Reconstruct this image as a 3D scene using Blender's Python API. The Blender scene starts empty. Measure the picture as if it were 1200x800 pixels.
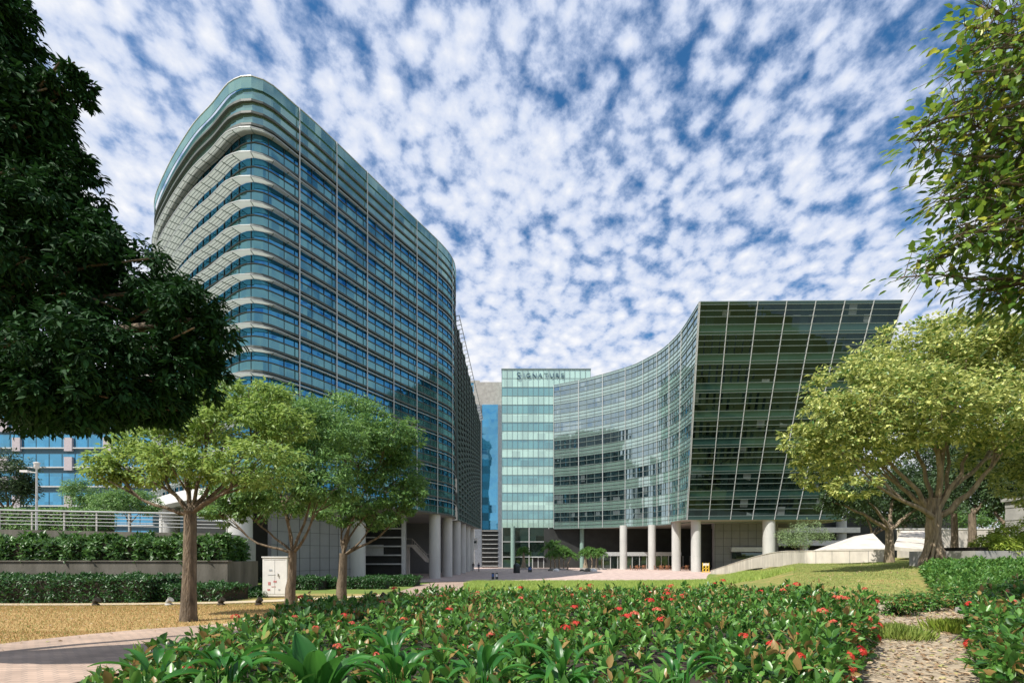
import bpy, bmesh, math, random
import numpy as np
from mathutils import Vector, Matrix
random.seed(7); RNG = np.random.default_rng(7)
C = bpy.context.scene
COL = C.collection
R = math.radians
EYE = 3.2            # eye height above the plaza
F = 567.0

# ------------------------------------------------------------------ camera, world, sun, exposure
cam = bpy.data.cameras.new('camera'); camo = bpy.data.objects.new('camera', cam); COL.objects.link(camo)
cam.sensor_width = 36; cam.lens = 36 * F / 1200; cam.shift_y = 250 / 1200
cam.clip_start = 0.05; cam.clip_end = 6000
camo.location = (0, 0, EYE); camo.rotation_euler = (R(90), 0, 0); C.camera = camo

SUN = Vector((-0.66, -0.56, 1.18)).normalized()      # towards the sun
sun = bpy.data.lights.new('sun', 'SUN'); sun.energy = 4.9; sun.angle = R(0.5); sun.color = (1, .95, .86)
suno = bpy.data.objects.new('sun', sun); COL.objects.link(suno)
suno.rotation_euler = SUN.to_track_quat('Z', 'Y').to_euler()
W = bpy.data.worlds.new('World'); C.world = W; W.use_nodes = True
def build_world():
    nt = W.node_tree; N = nt.nodes; L = nt.links; N.clear()
    out = N.new('ShaderNodeOutputWorld')
    sky = N.new('ShaderNodeTexSky'); sky.sky_type = 'NISHITA'; sky.sun_disc = False
    sky.sun_elevation = math.asin(SUN.z); sky.sun_rotation = math.atan2(SUN.x, SUN.y)
    sky.altitude = 50; sky.air_density = 1.0; sky.dust_density = .6; sky.ozone_density = 2.5
    hs = N.new('ShaderNodeHueSaturation'); hs.inputs['Hue'].default_value = .497; hs.inputs['Saturation'].default_value = 1.3; hs.inputs['Value'].default_value = 1.3
    L.new(sky.outputs[0], hs.inputs['Color'])
    bg = N.new('ShaderNodeBackground'); bg.inputs[1].default_value = .085
    L.new(hs.outputs[0], bg.inputs[0])
    tc = N.new('ShaderNodeTexCoord'); sep = N.new('ShaderNodeSeparateXYZ'); L.new(tc.outputs['Generated'], sep.inputs[0])
    def m(op, a, b=None, c=None, clamp=False):
        n = N.new('ShaderNodeMath'); n.operation = op; n.use_clamp = clamp
        for i, v in enumerate((a, b, c)):
            if v is None: continue
            if isinstance(v, (int, float)): n.inputs[i].default_value = v
            else: L.new(v, n.inputs[i])
        return n.outputs[0]
    zz = m('ADD', m('MAXIMUM', sep.outputs[2], 0.0), 0.24)
    px = m('DIVIDE', sep.outputs[0], zz); py = m('DIVIDE', sep.outputs[1], zz)
    comb = N.new('ShaderNodeCombineXYZ'); L.new(px, comb.inputs[0]); L.new(py, comb.inputs[1])
    mp = N.new('ShaderNodeMapping'); mp.inputs['Rotation'].default_value = (0, 0, R(-30)); mp.inputs['Scale'].default_value = (1.75, 1.55, 1)
    L.new(comb.outputs[0], mp.inputs[0])
    def noise(scale, det, rough, dist=0, off=0, lac=2.0, col=False):
        n = N.new('ShaderNodeTexNoise'); n.inputs['Scale'].default_value = scale; n.inputs['Detail'].default_value = det
        n.inputs['Roughness'].default_value = rough; n.inputs['Distortion'].default_value = dist; n.inputs['Lacunarity'].default_value = lac
        v = N.new('ShaderNodeVectorMath'); v.operation = 'ADD'; v.inputs[1].default_value = (off, off * .7, off * .3)
        L.new(mp.outputs[0], v.inputs[0]); L.new(v.outputs[0], n.inputs['Vector']); return n.outputs['Color' if col else 0]
    # puffs: cells with rounded edges, their borders torn by finer noise
    wob = noise(5.5, 4, .55, 0, 1.7, col=True); wv = N.new('ShaderNodeVectorMath'); wv.operation = 'SCALE'; wv.inputs['Scale'].default_value = .12; L.new(wob, wv.inputs[0])
    wa = N.new('ShaderNodeVectorMath'); wa.operation = 'ADD'; L.new(mp.outputs[0], wa.inputs[0]); L.new(wv.outputs[0], wa.inputs[1])
    vo = N.new('ShaderNodeTexVoronoi'); vo.feature = 'SMOOTH_F1'; vo.inputs['Scale'].default_value = 14; vo.inputs['Smoothness'].default_value = .6; L.new(wa.outputs[0], vo.inputs['Vector'])
    puff = m('SUBTRACT', 1.0, m('MULTIPLY', vo.outputs['Distance'], 1.25))
    n1 = noise(14, 7, .6, .1, 3.1); n2 = noise(2.2, 3, .5, 0, 9.0); n3 = noise(36, 5, .6, .1, 5.0)
    cov = m('ADD', m('ADD', m('ADD', m('MULTIPLY', puff, .42), m('MULTIPLY', n1, .62)), m('MULTIPLY', n2, .42)), m('MULTIPLY', n3, .26))
    hor = m('MULTIPLY', m('SUBTRACT', 1.0, m('MULTIPLY', sep.outputs[2], 1.7), None, True), .36)
    leftb = m('MULTIPLY', sep.outputs[0], -.10)
    cov = m('ADD', m('ADD', cov, hor), leftb)
    mr = N.new('ShaderNodeMapRange'); mr.interpolation_type = 'SMOOTHSTEP'
    L.new(cov, mr.inputs[0]); mr.inputs[1].default_value = .54; mr.inputs[2].default_value = .89
    mask = m('MULTIPLY', mr.outputs[0], 1.0)
    mr2 = N.new('ShaderNodeMapRange'); L.new(cov, mr2.inputs[0]); mr2.inputs[1].default_value = .74; mr2.inputs[2].default_value = 1.16
    cr = N.new('ShaderNodeMix'); cr.data_type = 'RGBA'; L.new(mr2.outputs[0], cr.inputs[0])
    cr.inputs[6].default_value = (.42, .50, .68, 1); cr.inputs[7].default_value = (.74, .75, .78, 1)
    bgc = N.new('ShaderNodeBackground'); L.new(cr.outputs[2], bgc.inputs[0]); bgc.inputs[1].default_value = .96
    mx = N.new('ShaderNodeMixShader'); L.new(mask, mx.inputs[0]); L.new(bg.outputs[0], mx.inputs[1]); L.new(bgc.outputs[0], mx.inputs[2])
    L.new(mx.outputs[0], out.inputs[0])
build_world()
C.view_settings.view_transform = 'Standard'; C.view_settings.look = 'None'; C.view_settings.exposure = 0.42; C.view_settings.gamma = 1
C.render.engine = 'CYCLES'
C.cycles.max_bounces = 7; C.cycles.diffuse_bounces = 3; C.cycles.glossy_bounces = 4; C.cycles.transmission_bounces = 4
C.cycles.transparent_max_bounces = 6; C.cycles.use_denoising = True; C.cycles.sample_clamp_indirect = 6

# ------------------------------------------------------------------ helpers
def at(px, py, D): return Vector(((px - 600) / F * D, D, EYE + (650 - py) / F * D))
def xa(px, D): return (px - 600) / F * D
def za(py, D): return EYE + (650 - py) / F * D

def tag(o, label=None, cat=None, group=None, kind=None):
    if label: o['label'] = label
    if cat: o['category'] = cat
    if group: o['group'] = group
    if kind: o['kind'] = kind
    return o
def thing(name, label, cat, loc=(0, 0, 0), rz=0, group=None):
    o = bpy.data.objects.new(name, None); COL.objects.link(o); o.location = loc; o.rotation_euler = (0, 0, rz)
    o.empty_display_size = .3
    return tag(o, label, cat, group)

class MB:
    def __init__(s): s.v = []; s.f = []; s.m = []
    def add(s, vs, fs, mi=0):
        b = len(s.v); s.v += [tuple(v) for v in vs]; s.f += [tuple(b + i for i in f) for f in fs]; s.m += [mi] * len(fs)
    def box(s, c, d, rz=0, mi=0, rot=None):
        x, y, z = [k / 2 for k in d]
        vs = [Vector((a * x, b * y, e * z)) for e in (-1, 1) for a, b in ((-1, -1), (1, -1), (1, 1), (-1, 1))]
        M = rot if rot is not None else Matrix.Rotation(rz, 3, 'Z')
        vs = [M @ v + Vector(c) for v in vs]
        s.add(vs, [(3, 2, 1, 0), (4, 5, 6, 7), (0, 1, 5, 4), (1, 2, 6, 5), (2, 3, 7, 6), (3, 0, 4, 7)], mi)
    def box2(s, a, b, mi=0):
        s.box([(a[i] + b[i]) / 2 for i in range(3)], [abs(b[i] - a[i]) for i in range(3)], 0, mi)
    def bar(s, a, b, w, h=None, mi=0):
        a = Vector(a); b = Vector(b); d = b - a
        if d.length < 1e-6: return
        q = d.to_track_quat('Z', 'Y').to_matrix()
        s.box((a + b) / 2, (w, h or w, d.length), rot=q, mi=mi)
    def tube(s, pts, rad, n=8, mi=0, cap=True, jit=0):
        pts = [Vector(p) for p in pts]
        if isinstance(rad, (int, float)): rad = [rad] * len(pts)
        ring = []; up = Vector((.13, .97, .2)).normalized(); b0 = len(s.v); prev = None
        for i, p in enumerate(pts):
            t = (pts[min(i + 1, len(pts) - 1)] - pts[max(i - 1, 0)]).normalized()
            if prev is None:
                u = t.cross(up)
                if u.length < .1: u = t.cross(Vector((1, 0, 0)))
                u.normalize()
            else:
                u = (prev - t * prev.dot(t)).normalized()
            prev = u; w = t.cross(u)
            for k in range(n):
                a = 2 * math.pi * k / n; r = rad[i] * (1 + (random.uniform(-jit, jit) if jit else 0))
                s.v.append(tuple(p + (u * math.cos(a) + w * math.sin(a)) * r))
        for i in range(len(pts) - 1):
            for k in range(n):
                a = b0 + i * n + k; b = b0 + i * n + (k + 1) % n
                s.f.append((a, b, b + n, a + n)); s.m.append(mi)
        if cap:
            s.f.append(tuple(b0 + k for k in range(n))[::-1]); s.m.append(mi)
            s.f.append(tuple(b0 + (len(pts) - 1) * n + k for k in range(n))); s.m.append(mi)
    def lathe(s, c, prof, n=20, mi=0):
        b0 = len(s.v); c = Vector(c)
        for r, z in prof:
            for k in range(n):
                a = 2 * math.pi * k / n; s.v.append((c.x + r * math.cos(a), c.y + r * math.sin(a), c.z + z))
        for i in range(len(prof) - 1):
            for k in range(n):
                a = b0 + i * n + k; b = b0 + i * n + (k + 1) % n
                s.f.append((a, b, b + n, a + n)); s.m.append(mi)
        s.f.append(tuple(b0 + k for k in range(n))[::-1]); s.m.append(mi)
        s.f.append(tuple(b0 + (len(prof) - 1) * n + k for k in range(n))); s.m.append(mi)
    def prism(s, poly, z0, z1, mi=0):
        n = len(poly)
        vs = [(x, y, z0) for x, y in poly] + [(x, y, z1) for x, y in poly]
        fs = [tuple(range(n))[::-1], tuple(range(n, 2 * n))] + [(i, (i + 1) % n, n + (i + 1) % n, n + i) for i in range(n)]
        s.add(vs, fs, mi)
    def build(s, name, mats, parent=None, smooth=False):
        me = bpy.data.meshes.new(name); me.from_pydata(s.v, [], s.f)
        if not isinstance(mats, (list, tuple)): mats = [mats]
        for m in mats: me.materials.append(m)
        if len(mats) > 1: me.polygons.foreach_set('material_index', s.m)
        bm = bmesh.new(); bm.from_mesh(me); bmesh.ops.recalc_face_normals(bm, faces=bm.faces); bm.to_mesh(me); bm.free()
        if smooth:
            me.polygons.foreach_set('use_smooth', [True] * len(me.polygons))
            try: me.set_sharp_from_angle(angle=R(42))
            except Exception: pass
        o = bpy.data.objects.new(name, me); COL.objects.link(o)
        if parent is not None:
            o.parent = parent
            o.matrix_parent_inverse = world_of(parent).inverted() if s_abs[0] else Matrix()
        return o
def world_of(p):
    m_ = p.matrix_basis.copy()
    if p.parent is not None: m_ = world_of(p.parent) @ p.matrix_parent_inverse @ m_
    return m_
s_abs = [True]    # geometry written in world coordinates

def np_mesh(name, V, Fq, mats, parent=None, smooth=False, mi=None):
    me = bpy.data.meshes.new(name); k = Fq.shape[1]
    me.vertices.add(len(V)); me.vertices.foreach_set('co', V.astype(np.float32).ravel())
    me.loops.add(Fq.size); me.loops.foreach_set('vertex_index', Fq.astype(np.int32).ravel())
    me.polygons.add(len(Fq)); me.polygons.foreach_set('loop_start', np.arange(0, Fq.size, k, dtype=np.int32))
    try: me.polygons.foreach_set('loop_total', np.full(len(Fq), k, dtype=np.int32))
    except Exception: pass
    if not isinstance(mats, (list, tuple)): mats = [mats]
    for m in mats: me.materials.append(m)
    if mi is not None: me.polygons.foreach_set('material_index', mi.astype(np.int32))
    if smooth: me.polygons.foreach_set('use_smooth', np.ones(len(Fq), dtype=bool))
    me.update(calc_edges=True)
    o = bpy.data.objects.new(name, me); COL.objects.link(o)
    if parent is not None:
        o.parent = parent; o.matrix_parent_inverse = parent.matrix_basis.inverted()
    return o

# ------------------------------------------------------------------ materials
def new_mat(name):
    m = bpy.data.materials.new(name); m.use_nodes = True; nt = m.node_tree
    return m, nt, nt.nodes['Principled BSDF'], nt.nodes['Material Output']
def mat(name, col, rough=.6, metal=0, var=.15, scale=3.0, bump=0.0, bscale=20, spec=.5, stretch=None, dirt=None):
    m, nt, b, out = new_mat(name); N = nt.nodes; L = nt.links
    b.inputs['Roughness'].default_value = rough; b.inputs['Metallic'].default_value = metal
    b.inputs['Specular IOR Level'].default_value = spec
    tc = N.new('ShaderNodeTexCoord'); src = tc.outputs['Object']
    if stretch:
        mp = N.new('ShaderNodeMapping'); mp.inputs['Scale'].default_value = stretch; L.new(src, mp.inputs[0]); src = mp.outputs[0]
    n = N.new('ShaderNodeTexNoise'); n.inputs['Scale'].default_value = scale; n.inputs['Detail'].default_value = 6; n.inputs['Roughness'].default_value = .6
    L.new(src, n.inputs['Vector'])
    r = N.new('ShaderNodeMapRange'); r.inputs[1].default_value = .3; r.inputs[2].default_value = .7
    L.new(n.outputs[0], r.inputs[0])
    mx = N.new('ShaderNodeMix'); mx.data_type = 'RGBA'; L.new(r.outputs[0], mx.inputs[0])
    lo = dirt if dirt else [c * (1 - var) for c in col]; hi = [min(1, c * (1 + var * .6)) for c in col]
    mx.inputs[6].default_value = (*lo, 1); mx.inputs[7].default_value = (*hi, 1)
    L.new(mx.outputs[2], b.inputs['Base Color'])
    if bump:
        n2 = N.new('ShaderNodeTexNoise'); n2.inputs['Scale'].default_value = bscale; n2.inputs['Detail'].default_value = 5; L.new(src, n2.inputs['Vector'])
        bp = N.new('ShaderNodeBump'); bp.inputs['Strength'].default_value = bump; bp.inputs['Distance'].default_value = .05
        L.new(n2.outputs[0], bp.inputs['Height']); L.new(bp.outputs[0], b.inputs['Normal'])
    return m
def leaf_mat(name, c1, c2, rough=.42, trans=.3, c3=None, p3=.0):
    m, nt, b, out = new_mat(name); N = nt.nodes; L = nt.links
    g = N.new('ShaderNodeNewGeometry'); rp = N.new('ShaderNodeValToRGB'); e = rp.color_ramp.elements
    e[0].position = 0; e[0].color = (*c1, 1); e[1].position = 1 - p3 - .01; e[1].color = (*c2, 1)
    if c3:
        x = e.new(1 - p3 + .01); x.color = (*c3, 1)
    L.new(g.outputs['Random Per Island'], rp.inputs[0]); L.new(rp.outputs[0], b.inputs['Base Color'])
    b.inputs['Roughness'].default_value = rough; b.inputs['Specular IOR Level'].default_value = .45
    t = N.new('ShaderNodeBsdfTranslucent'); h = N.new('ShaderNodeHueSaturation'); h.inputs['Value'].default_value = 1.5; h.inputs['Hue'].default_value = .485
    L.new(rp.outputs[0], h.inputs['Color']); L.new(h.outputs[0], t.inputs[0])
    mx = N.new('ShaderNodeMixShader'); mx.inputs[0].default_value = trans
    L.new(b.outputs[0], mx.inputs[1]); L.new(t.outputs[0], mx.inputs[2]); L.new(mx.outputs[0], out.inputs[0])
    return m
def glass_mat(name, base, tint, r0=.25, rough=.03, panel=(1.4, 1.4, 2.1), vary=.012, bvary=.5, blinds=0.0):
    """Coated facade glass: a mirror layer (r0 at normal incidence, 1 grazing) over a dark body colour; every pane sits at its own tiny tilt."""
    m, nt, b, out = new_mat(name); N = nt.nodes; L = nt.links; N.remove(b)
    tc = N.new('ShaderNodeTexCoord'); sc = N.new('ShaderNodeVectorMath'); sc.operation = 'DIVIDE'; sc.inputs[1].default_value = panel
    L.new(tc.outputs['Object'], sc.inputs[0]); fl = N.new('ShaderNodeVectorMath'); fl.operation = 'FLOOR'; L.new(sc.outputs[0], fl.inputs[0])
    wn = N.new('ShaderNodeTexWhiteNoise'); wn.noise_dimensions = '3D'; L.new(fl.outputs[0], wn.inputs[0])
    sub = N.new('ShaderNodeVectorMath'); sub.operation = 'SUBTRACT'; L.new(wn.outputs['Color'], sub.inputs[0]); sub.inputs[1].default_value = (.5, .5, .5)
    n2 = N.new('ShaderNodeTexNoise'); n2.inputs['Scale'].default_value = .35; n2.inputs['Detail'].default_value = 2; L.new(tc.outputs['Object'], n2.inputs['Vector'])
    s2 = N.new('ShaderNodeVectorMath'); s2.operation = 'SUBTRACT'; L.new(n2.outputs['Color'], s2.inputs[0]); s2.inputs[1].default_value = (.5, .5, .5)
    k1 = N.new('ShaderNodeVectorMath'); k1.operation = 'SCALE'; L.new(sub.outputs[0], k1.inputs[0]); k1.inputs['Scale'].default_value = vary
    k2 = N.new('ShaderNodeVectorMath'); k2.operation = 'SCALE'; L.new(s2.outputs[0], k2.inputs[0]); k2.inputs['Scale'].default_value = vary * 3
    g = N.new('ShaderNodeNewGeometry'); a1 = N.new('ShaderNodeVectorMath'); a1.operation = 'ADD'; L.new(g.outputs['Normal'], a1.inputs[0]); L.new(k1.outputs[0], a1.inputs[1])
    a2 = N.new('ShaderNodeVectorMath'); a2.operation = 'ADD'; L.new(a1.outputs[0], a2.inputs[0]); L.new(k2.outputs[0], a2.inputs[1])
    nn = N.new('ShaderNodeVectorMath'); nn.operation = 'NORMALIZE'; L.new(a2.outputs[0], nn.inputs[0])
    d = N.new('ShaderNodeBsdfDiffuse')
    mc = N.new('ShaderNodeMix'); mc.data_type = 'RGBA'; mc.inputs[6].default_value = (*[c * (1 - bvary) for c in base], 1); mc.inputs[7].default_value = (*[c * (1 + bvary) for c in base], 1)
    bl_ = N.new('ShaderNodeMix'); bl_.data_type = 'RGBA'; bl_.inputs[7].default_value = (*[min(.6, c * 3 + .10) for c in base], 1)
    gt = N.new('ShaderNodeMath'); gt.operation = 'GREATER_THAN'; sp_ = N.new('ShaderNodeSeparateXYZ'); L.new(wn.outputs['Color'], sp_.inputs[0]); L.new(sp_.outputs[1], gt.inputs[0]); gt.inputs[1].default_value = 1 - blinds; L.new(gt.outputs[0], bl_.inputs[0])
    L.new(wn.outputs['Value'], mc.inputs[0]); L.new(mc.outputs[2], bl_.inputs[6]); L.new(bl_.outputs[2], d.inputs[0])
    gl = N.new('ShaderNodeBsdfGlossy'); gl.inputs['Roughness'].default_value = rough; gl.inputs['Color'].default_value = (*tint, 1); L.new(nn.outputs[0], gl.inputs['Normal'])
    lw = N.new('ShaderNodeLayerWeight'); lw.inputs[0].default_value = .5
    pw = N.new('ShaderNodeMath'); pw.operation = 'POWER'; L.new(lw.outputs['Facing'], pw.inputs[0]); pw.inputs[1].default_value = 3.5
    mr = N.new('ShaderNodeMapRange'); L.new(pw.outputs[0], mr.inputs[0]); mr.inputs[3].default_value = r0; mr.inputs[4].default_value = .92
    mx = N.new('ShaderNodeMixShader'); L.new(mr.outputs[0], mx.inputs[0]); L.new(d.outputs[0], mx.inputs[1]); L.new(gl.outputs[0], mx.inputs[2])
    L.new(mx.outputs[0], out.inputs[0]); return m

M = {}
M['white'] = mat('white_paint', (.72, .71, .69), .5, var=.12, scale=1.2)
M['bar'] = mat('aluminium', (.55, .57, .57), .4, .3, var=.1)
M['bar_green'] = mat('green_aluminium', (.16, .21, .20), .45, .3, var=.1)
M['bar_mid'] = mat('grey_aluminium', (.34, .37, .37), .45, .3, var=.12)
M['bar_dark'] = mat('dark_metal', (.035, .045, .045), .45, .3, var=.2)
M['slab'] = mat('slab_edge', (.06, .075, .07), .55, 0, var=.25)
M['steel'] = mat('stainless_steel', (.55, .55, .53), .35, .7, var=.12)
M['concrete'] = mat('concrete', (.36, .35, .33), .8, var=.25, scale=1.5, bump=.15)
M['column'] = mat('column_render', (.50, .50, .48), .7, var=.16, scale=.8, stretch=(1, 1, .25))
M['wallstain'] = mat('stained_concrete', (.13, .12, .10), .9, var=.5, scale=1.2, bump=.3, stretch=(1, 1, .25), dirt=(.07, .065, .05))
M['whitewall'] = mat('weathered_white_wall', (.60, .55, .49), .75, var=.28, scale=.9, bump=.08, stretch=(1, 1, .4))
M['soffit'] = mat('soffit', (.34, .32, .29), .8, var=.12)
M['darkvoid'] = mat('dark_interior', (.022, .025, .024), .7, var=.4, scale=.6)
M['greypanel'] = mat('grey_cladding', (.22, .225, .23), .55, var=.12, scale=.5)
M['green_sp'] = glass_mat('green_spandrel_glass', (.13, .26, .22), (.75, .95, .9), .22, .08, vary=.01, bvary=.15)
M['teal'] = glass_mat('teal_vision_glass', (.010, .05, .08), (.07, .28, .46), .8, .02, vary=.016, blinds=.12)
M['teal_sp'] = glass_mat('teal_spandrel_glass', (.025, .08, .085), (.23, .48, .50), .58, .06, vary=.012, bvary=.2)
M['dkgreen'] = glass_mat('dark_green_glass', (.004, .010, .009), (.30, .44, .44), .10, .02, vary=.010, bvary=.9, blinds=.045)
M['dkgreen_sp'] = glass_mat('mid_green_spandrel', (.020, .052, .046), (.40, .62, .60), .11, .06, vary=.01, bvary=.15)
M['curve'] = glass_mat('curved_wall_glass', (.006, .014, .016), (.75, .95, .98), .42, .02, vary=.008, bvary=.8, blinds=.10)
M['curve_sp'] = glass_mat('curved_wall_spandrel', (.16, .25, .215), (.82, .95, .95), .38, .05, vary=.008, bvary=.12)
M['top_glass'] = glass_mat('pale_top_glass', (.10, .19, .17), (.50, .74, .70), .38, .06, vary=.01, bvary=.15)
M['tower_l'] = glass_mat('pale_green_glass', (.36, .54, .47), (.8, 1, .95), .30, .1, panel=(2.1, 2.1, 2.25), vary=.01, bvary=.22)
M['tower_d'] = glass_mat('mid_teal_glass', (.09, .22, .21), (.6, .9, .95), .32, .06, panel=(2.1, 2.1, 2.25), vary=.01, bvary=.3)
M['atrium'] = glass_mat('atrium_glass', (.014, .026, .023), (.7, .9, .85), .10, .02, panel=(2, 2, 2), vary=.004, bvary=.9)
M['blue'] = glass_mat('blue_glass', (.01, .10, .20), (.25, .62, .85), .5, .03, panel=(2.0, 2.0, 2.0), vary=.012, bvary=.6)
M['bark'] = mat('bark', (.17, .13, .09), .9, var=.65, scale=9, bump=1.0, bscale=26, stretch=(1, 1, .25))
M['bark_pale'] = mat('pale_bark', (.30, .235, .165), .85, var=.55, scale=7, bump=1.0, bscale=22, stretch=(1, 1, .22))
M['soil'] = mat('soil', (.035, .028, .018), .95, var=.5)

# leaves
M['lf_dark'] = leaf_mat('shade_toned_leaves', (.007, .030, .009), (.022, .078, .018), .75, .12)  # backlit shade of the overhanging crown put into the leaf colour
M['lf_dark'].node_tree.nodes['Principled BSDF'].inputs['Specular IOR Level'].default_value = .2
M['lf_light'] = leaf_mat('light_leaves', (.10, .20, .035), (.31, .43, .11), .5, .35)
M['lf_mid'] = leaf_mat('mid_leaves', (.045, .125, .035), (.19, .34, .09), .5, .3)
M['lf_fig'] = leaf_mat('fig_leaves', (.05, .15, .025), (.66, .68, .24), .42, .25)  # crown highlights and shadows put into the random leaf colours
M['lf_near'] = leaf_mat('near_branch_leaves', (.03, .10, .015), (.18, .29, .04), .34, .32, (.38, .42, .06), .10)
M['lf_ixora'] = leaf_mat('ixora_leaves', (.02, .085, .015), (.14, .31, .055), .34, .25, (.30, .20, .07), .14)
M['lf_lance'] = leaf_mat('broad_leaves', (.025, .13, .02), (.06, .22, .035), .34, .35)
M['lf_hedge'] = leaf_mat('hedge_leaves', (.012, .055, .014), (.05, .14, .03), .4, .2)
M['lf_shrub'] = leaf_mat('shrub_leaves', (.02, .07, .015), (.10, .22, .05), .4, .25)
M['lf_cover'] = leaf_mat('cover_leaves', (.04, .14, .025), (.14, .28, .05), .5, .3)
M['lf_lime'] = leaf_mat('lime_leaves', (.17, .28, .03), (.36, .44, .07), .5, .3)
M['lf_pale'] = leaf_mat('pale_leaves', (.14, .22, .10), (.30, .40, .20), .6, .3)
M['lf_far'] = leaf_mat('far_leaves', (.018, .045, .016), (.06, .11, .03), .6, .15)
M['petal'] = leaf_mat('red_petals', (.55, .02, .02), (.65, .08, .04), .5, .3)
M['petal_pink'] = leaf_mat('coral_petals', (.62, .08, .07), (.70, .20, .10), .5, .3)

# ------------------------------------------------------------------ terrain
UC = np.array([-1.6, -1.15, -.6, -.2, .15, .4, .5, .6, .9, 1.4])
DR = np.array([0, 8, 15, 22, 30, 45, 58, 70, 85, 120, 300], float)
HT = np.array([
 [1.5]*10,
 [1.5,1.5,1.5,1.5,1.5,1.5,1.5,1.55,1.6,1.7],
 [1.4,1.4,1.4,1.4,1.4,1.5,1.6,1.7,1.85,2.1],
 [1.0,1.0,1.05,1.15,1.15,1.3,1.6,1.95,2.45,2.6],
 [.8,.8,.8,.8,.8,1.0,1.5,2.15,2.75,2.8],
 [.5,.5,.45,.35,.35,.5,1.1,2.3,2.8,2.9],
 [0,0,0,0,0,0,1.2,2.5,2.9,3.0],
 [0,0,0,0,0,0,1.0,2.6,3.0,3.0],
 [0,0,0,0,0,0,.2,2.0,3.0,3.0],
 [0,0,0,0,0,0,0,1.0,2.6,3.0],
 [0]*10], float)
def _ss(t): return t * t * (3 - 2 * t)
def ground(x, y):
    x = np.asarray(x, float); y = np.asarray(y, float)
    D = np.clip(y, 0, 299); u = np.clip(x / np.maximum(y, 4.0), -1.599, 1.399)
    i = np.clip(np.searchsorted(DR, D, side='right') - 1, 0, len(DR) - 2); j = np.clip(np.searchsorted(UC, u, side='right') - 1, 0, len(UC) - 2)
    a = (D - DR[i]) / (DR[i + 1] - DR[i]); b = (u - UC[j]) / (UC[j + 1] - UC[j])
    b = _ss(b) * .5 + b * .5; a = _ss(a) * .4 + a * .6
    return (HT[i, j] * (1 - a) * (1 - b) + HT[i + 1, j] * a * (1 - b) + HT[i, j + 1] * (1 - a) * b + HT[i + 1, j + 1] * a * b)
def gz(x, y): return float(ground(x, y))

def lawn_mat():
    m, nt, b, out = new_mat('lawn'); N = nt.nodes; L = nt.links
    at_ = N.new('ShaderNodeAttribute'); at_.attribute_name = 'dry'
    tc = N.new('ShaderNodeTexCoord')
    def nz(s, d=6, r=.65):
        n = N.new('ShaderNodeTexNoise'); n.inputs['Scale'].default_value = s; n.inputs['Detail'].default_value = d; n.inputs['Roughness'].default_value = r
        L.new(tc.outputs['Object'], n.inputs['Vector']); return n.outputs[0]
    n1 = nz(.55); n2 = nz(9, 8, .75); n3 = nz(2.2)
    def mth(op, a, c_):
        q = N.new('ShaderNodeMath'); q.operation = op
        for k, v in enumerate((a, c_)):
            if isinstance(v, (int, float)): q.inputs[k].default_value = v
            else: L.new(v, q.inputs[k])
        return q.outputs[0]
    s = mth('ADD', at_.outputs['Fac'], mth('MULTIPLY', mth('SUBTRACT', n1, .5), 1.5)); s = mth('ADD', s, mth('MULTIPLY', mth('SUBTRACT', n3, .5), .9))
    mr = N.new('ShaderNodeMapRange'); L.new(s, mr.inputs[0]); mr.inputs[1].default_value = .1; mr.inputs[2].default_value = .9
    mx = N.new('ShaderNodeMix'); mx.data_type = 'RGBA'; L.new(mr.outputs[0], mx.inputs[0])
    mx.inputs[6].default_value = (.17, .24, .06, 1); mx.inputs[7].default_value = (.50, .34, .15, 1)
    mr2 = N.new('ShaderNodeMapRange'); L.new(n2, mr2.inputs[0]); mr2.inputs[1].default_value = .3; mr2.inputs[2].default_value = .7; mr2.inputs[3].default_value = .45; mr2.inputs[4].default_value = 1.25
    h = N.new('ShaderNodeHueSaturation'); L.new(mx.outputs[2], h.inputs['Color']); L.new(mr2.outputs[0], h.inputs['Value'])
    L.new(h.outputs[0], b.inputs['Base Color']); b.inputs['Roughness'].default_value = .96; b.inputs['Specular IOR Level'].default_value = .1
    bp = N.new('ShaderNodeBump'); bp.inputs['Strength'].default_value = .8; bp.inputs['Distance'].default_value = .06; L.new(n2, bp.inputs['Height']); L.new(bp.outputs[0], b.inputs['Normal'])
    return m
M['lawn'] = lawn_mat()
def dryness(x, y):
    u = x / np.maximum(y, 3)
    d = np.where(u < -.05, 1.0, .36)
    d = np.where((y > 19) & (u < 0.3), .55, d)
    d = np.where((y > 30) & (u < .42), .05, d)
    return d
def build_ground():
    ys = np.concatenate([np.array([-2500, -900, -300, -100, -40, -15, -5]), np.arange(-2, 60, .5), np.arange(60, 130, 2), np.array([135, 150, 180, 230, 300, 450, 800, 1500, 4000])])
    xs = np.concatenate([np.array([-4000, -1500, -700, -350, -200, -140, -100]), np.arange(-80, -30, 2), np.arange(-30, 45, .6), np.arange(46, 100, 2.5), np.array([110, 150, 220, 400, 800, 1700, 4000])])
    X, Y = np.meshgrid(xs, ys); Z = ground(X, Y)
    Z = np.where(Y < 0, 1.5, Z)
    V = np.stack([X, Y, Z], -1).reshape(-1, 3); nx = len(xs); ny = len(ys)
    I, J = np.meshgrid(np.arange(nx - 1), np.arange(ny - 1)); a = (J * nx + I).ravel()
    Fq = np.stack([a, a + 1, a + nx + 1, a + nx], -1)
    o = np_mesh('ground', V, Fq, M['lawn'], smooth=True)
    at_ = o.data.attributes.new('dry', 'FLOAT', 'POINT'); at_.data.foreach_set('value', dryness(V[:, 0], V[:, 1]).astype(np.float32))
    tag(o, kind='structure')
build_ground()

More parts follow.
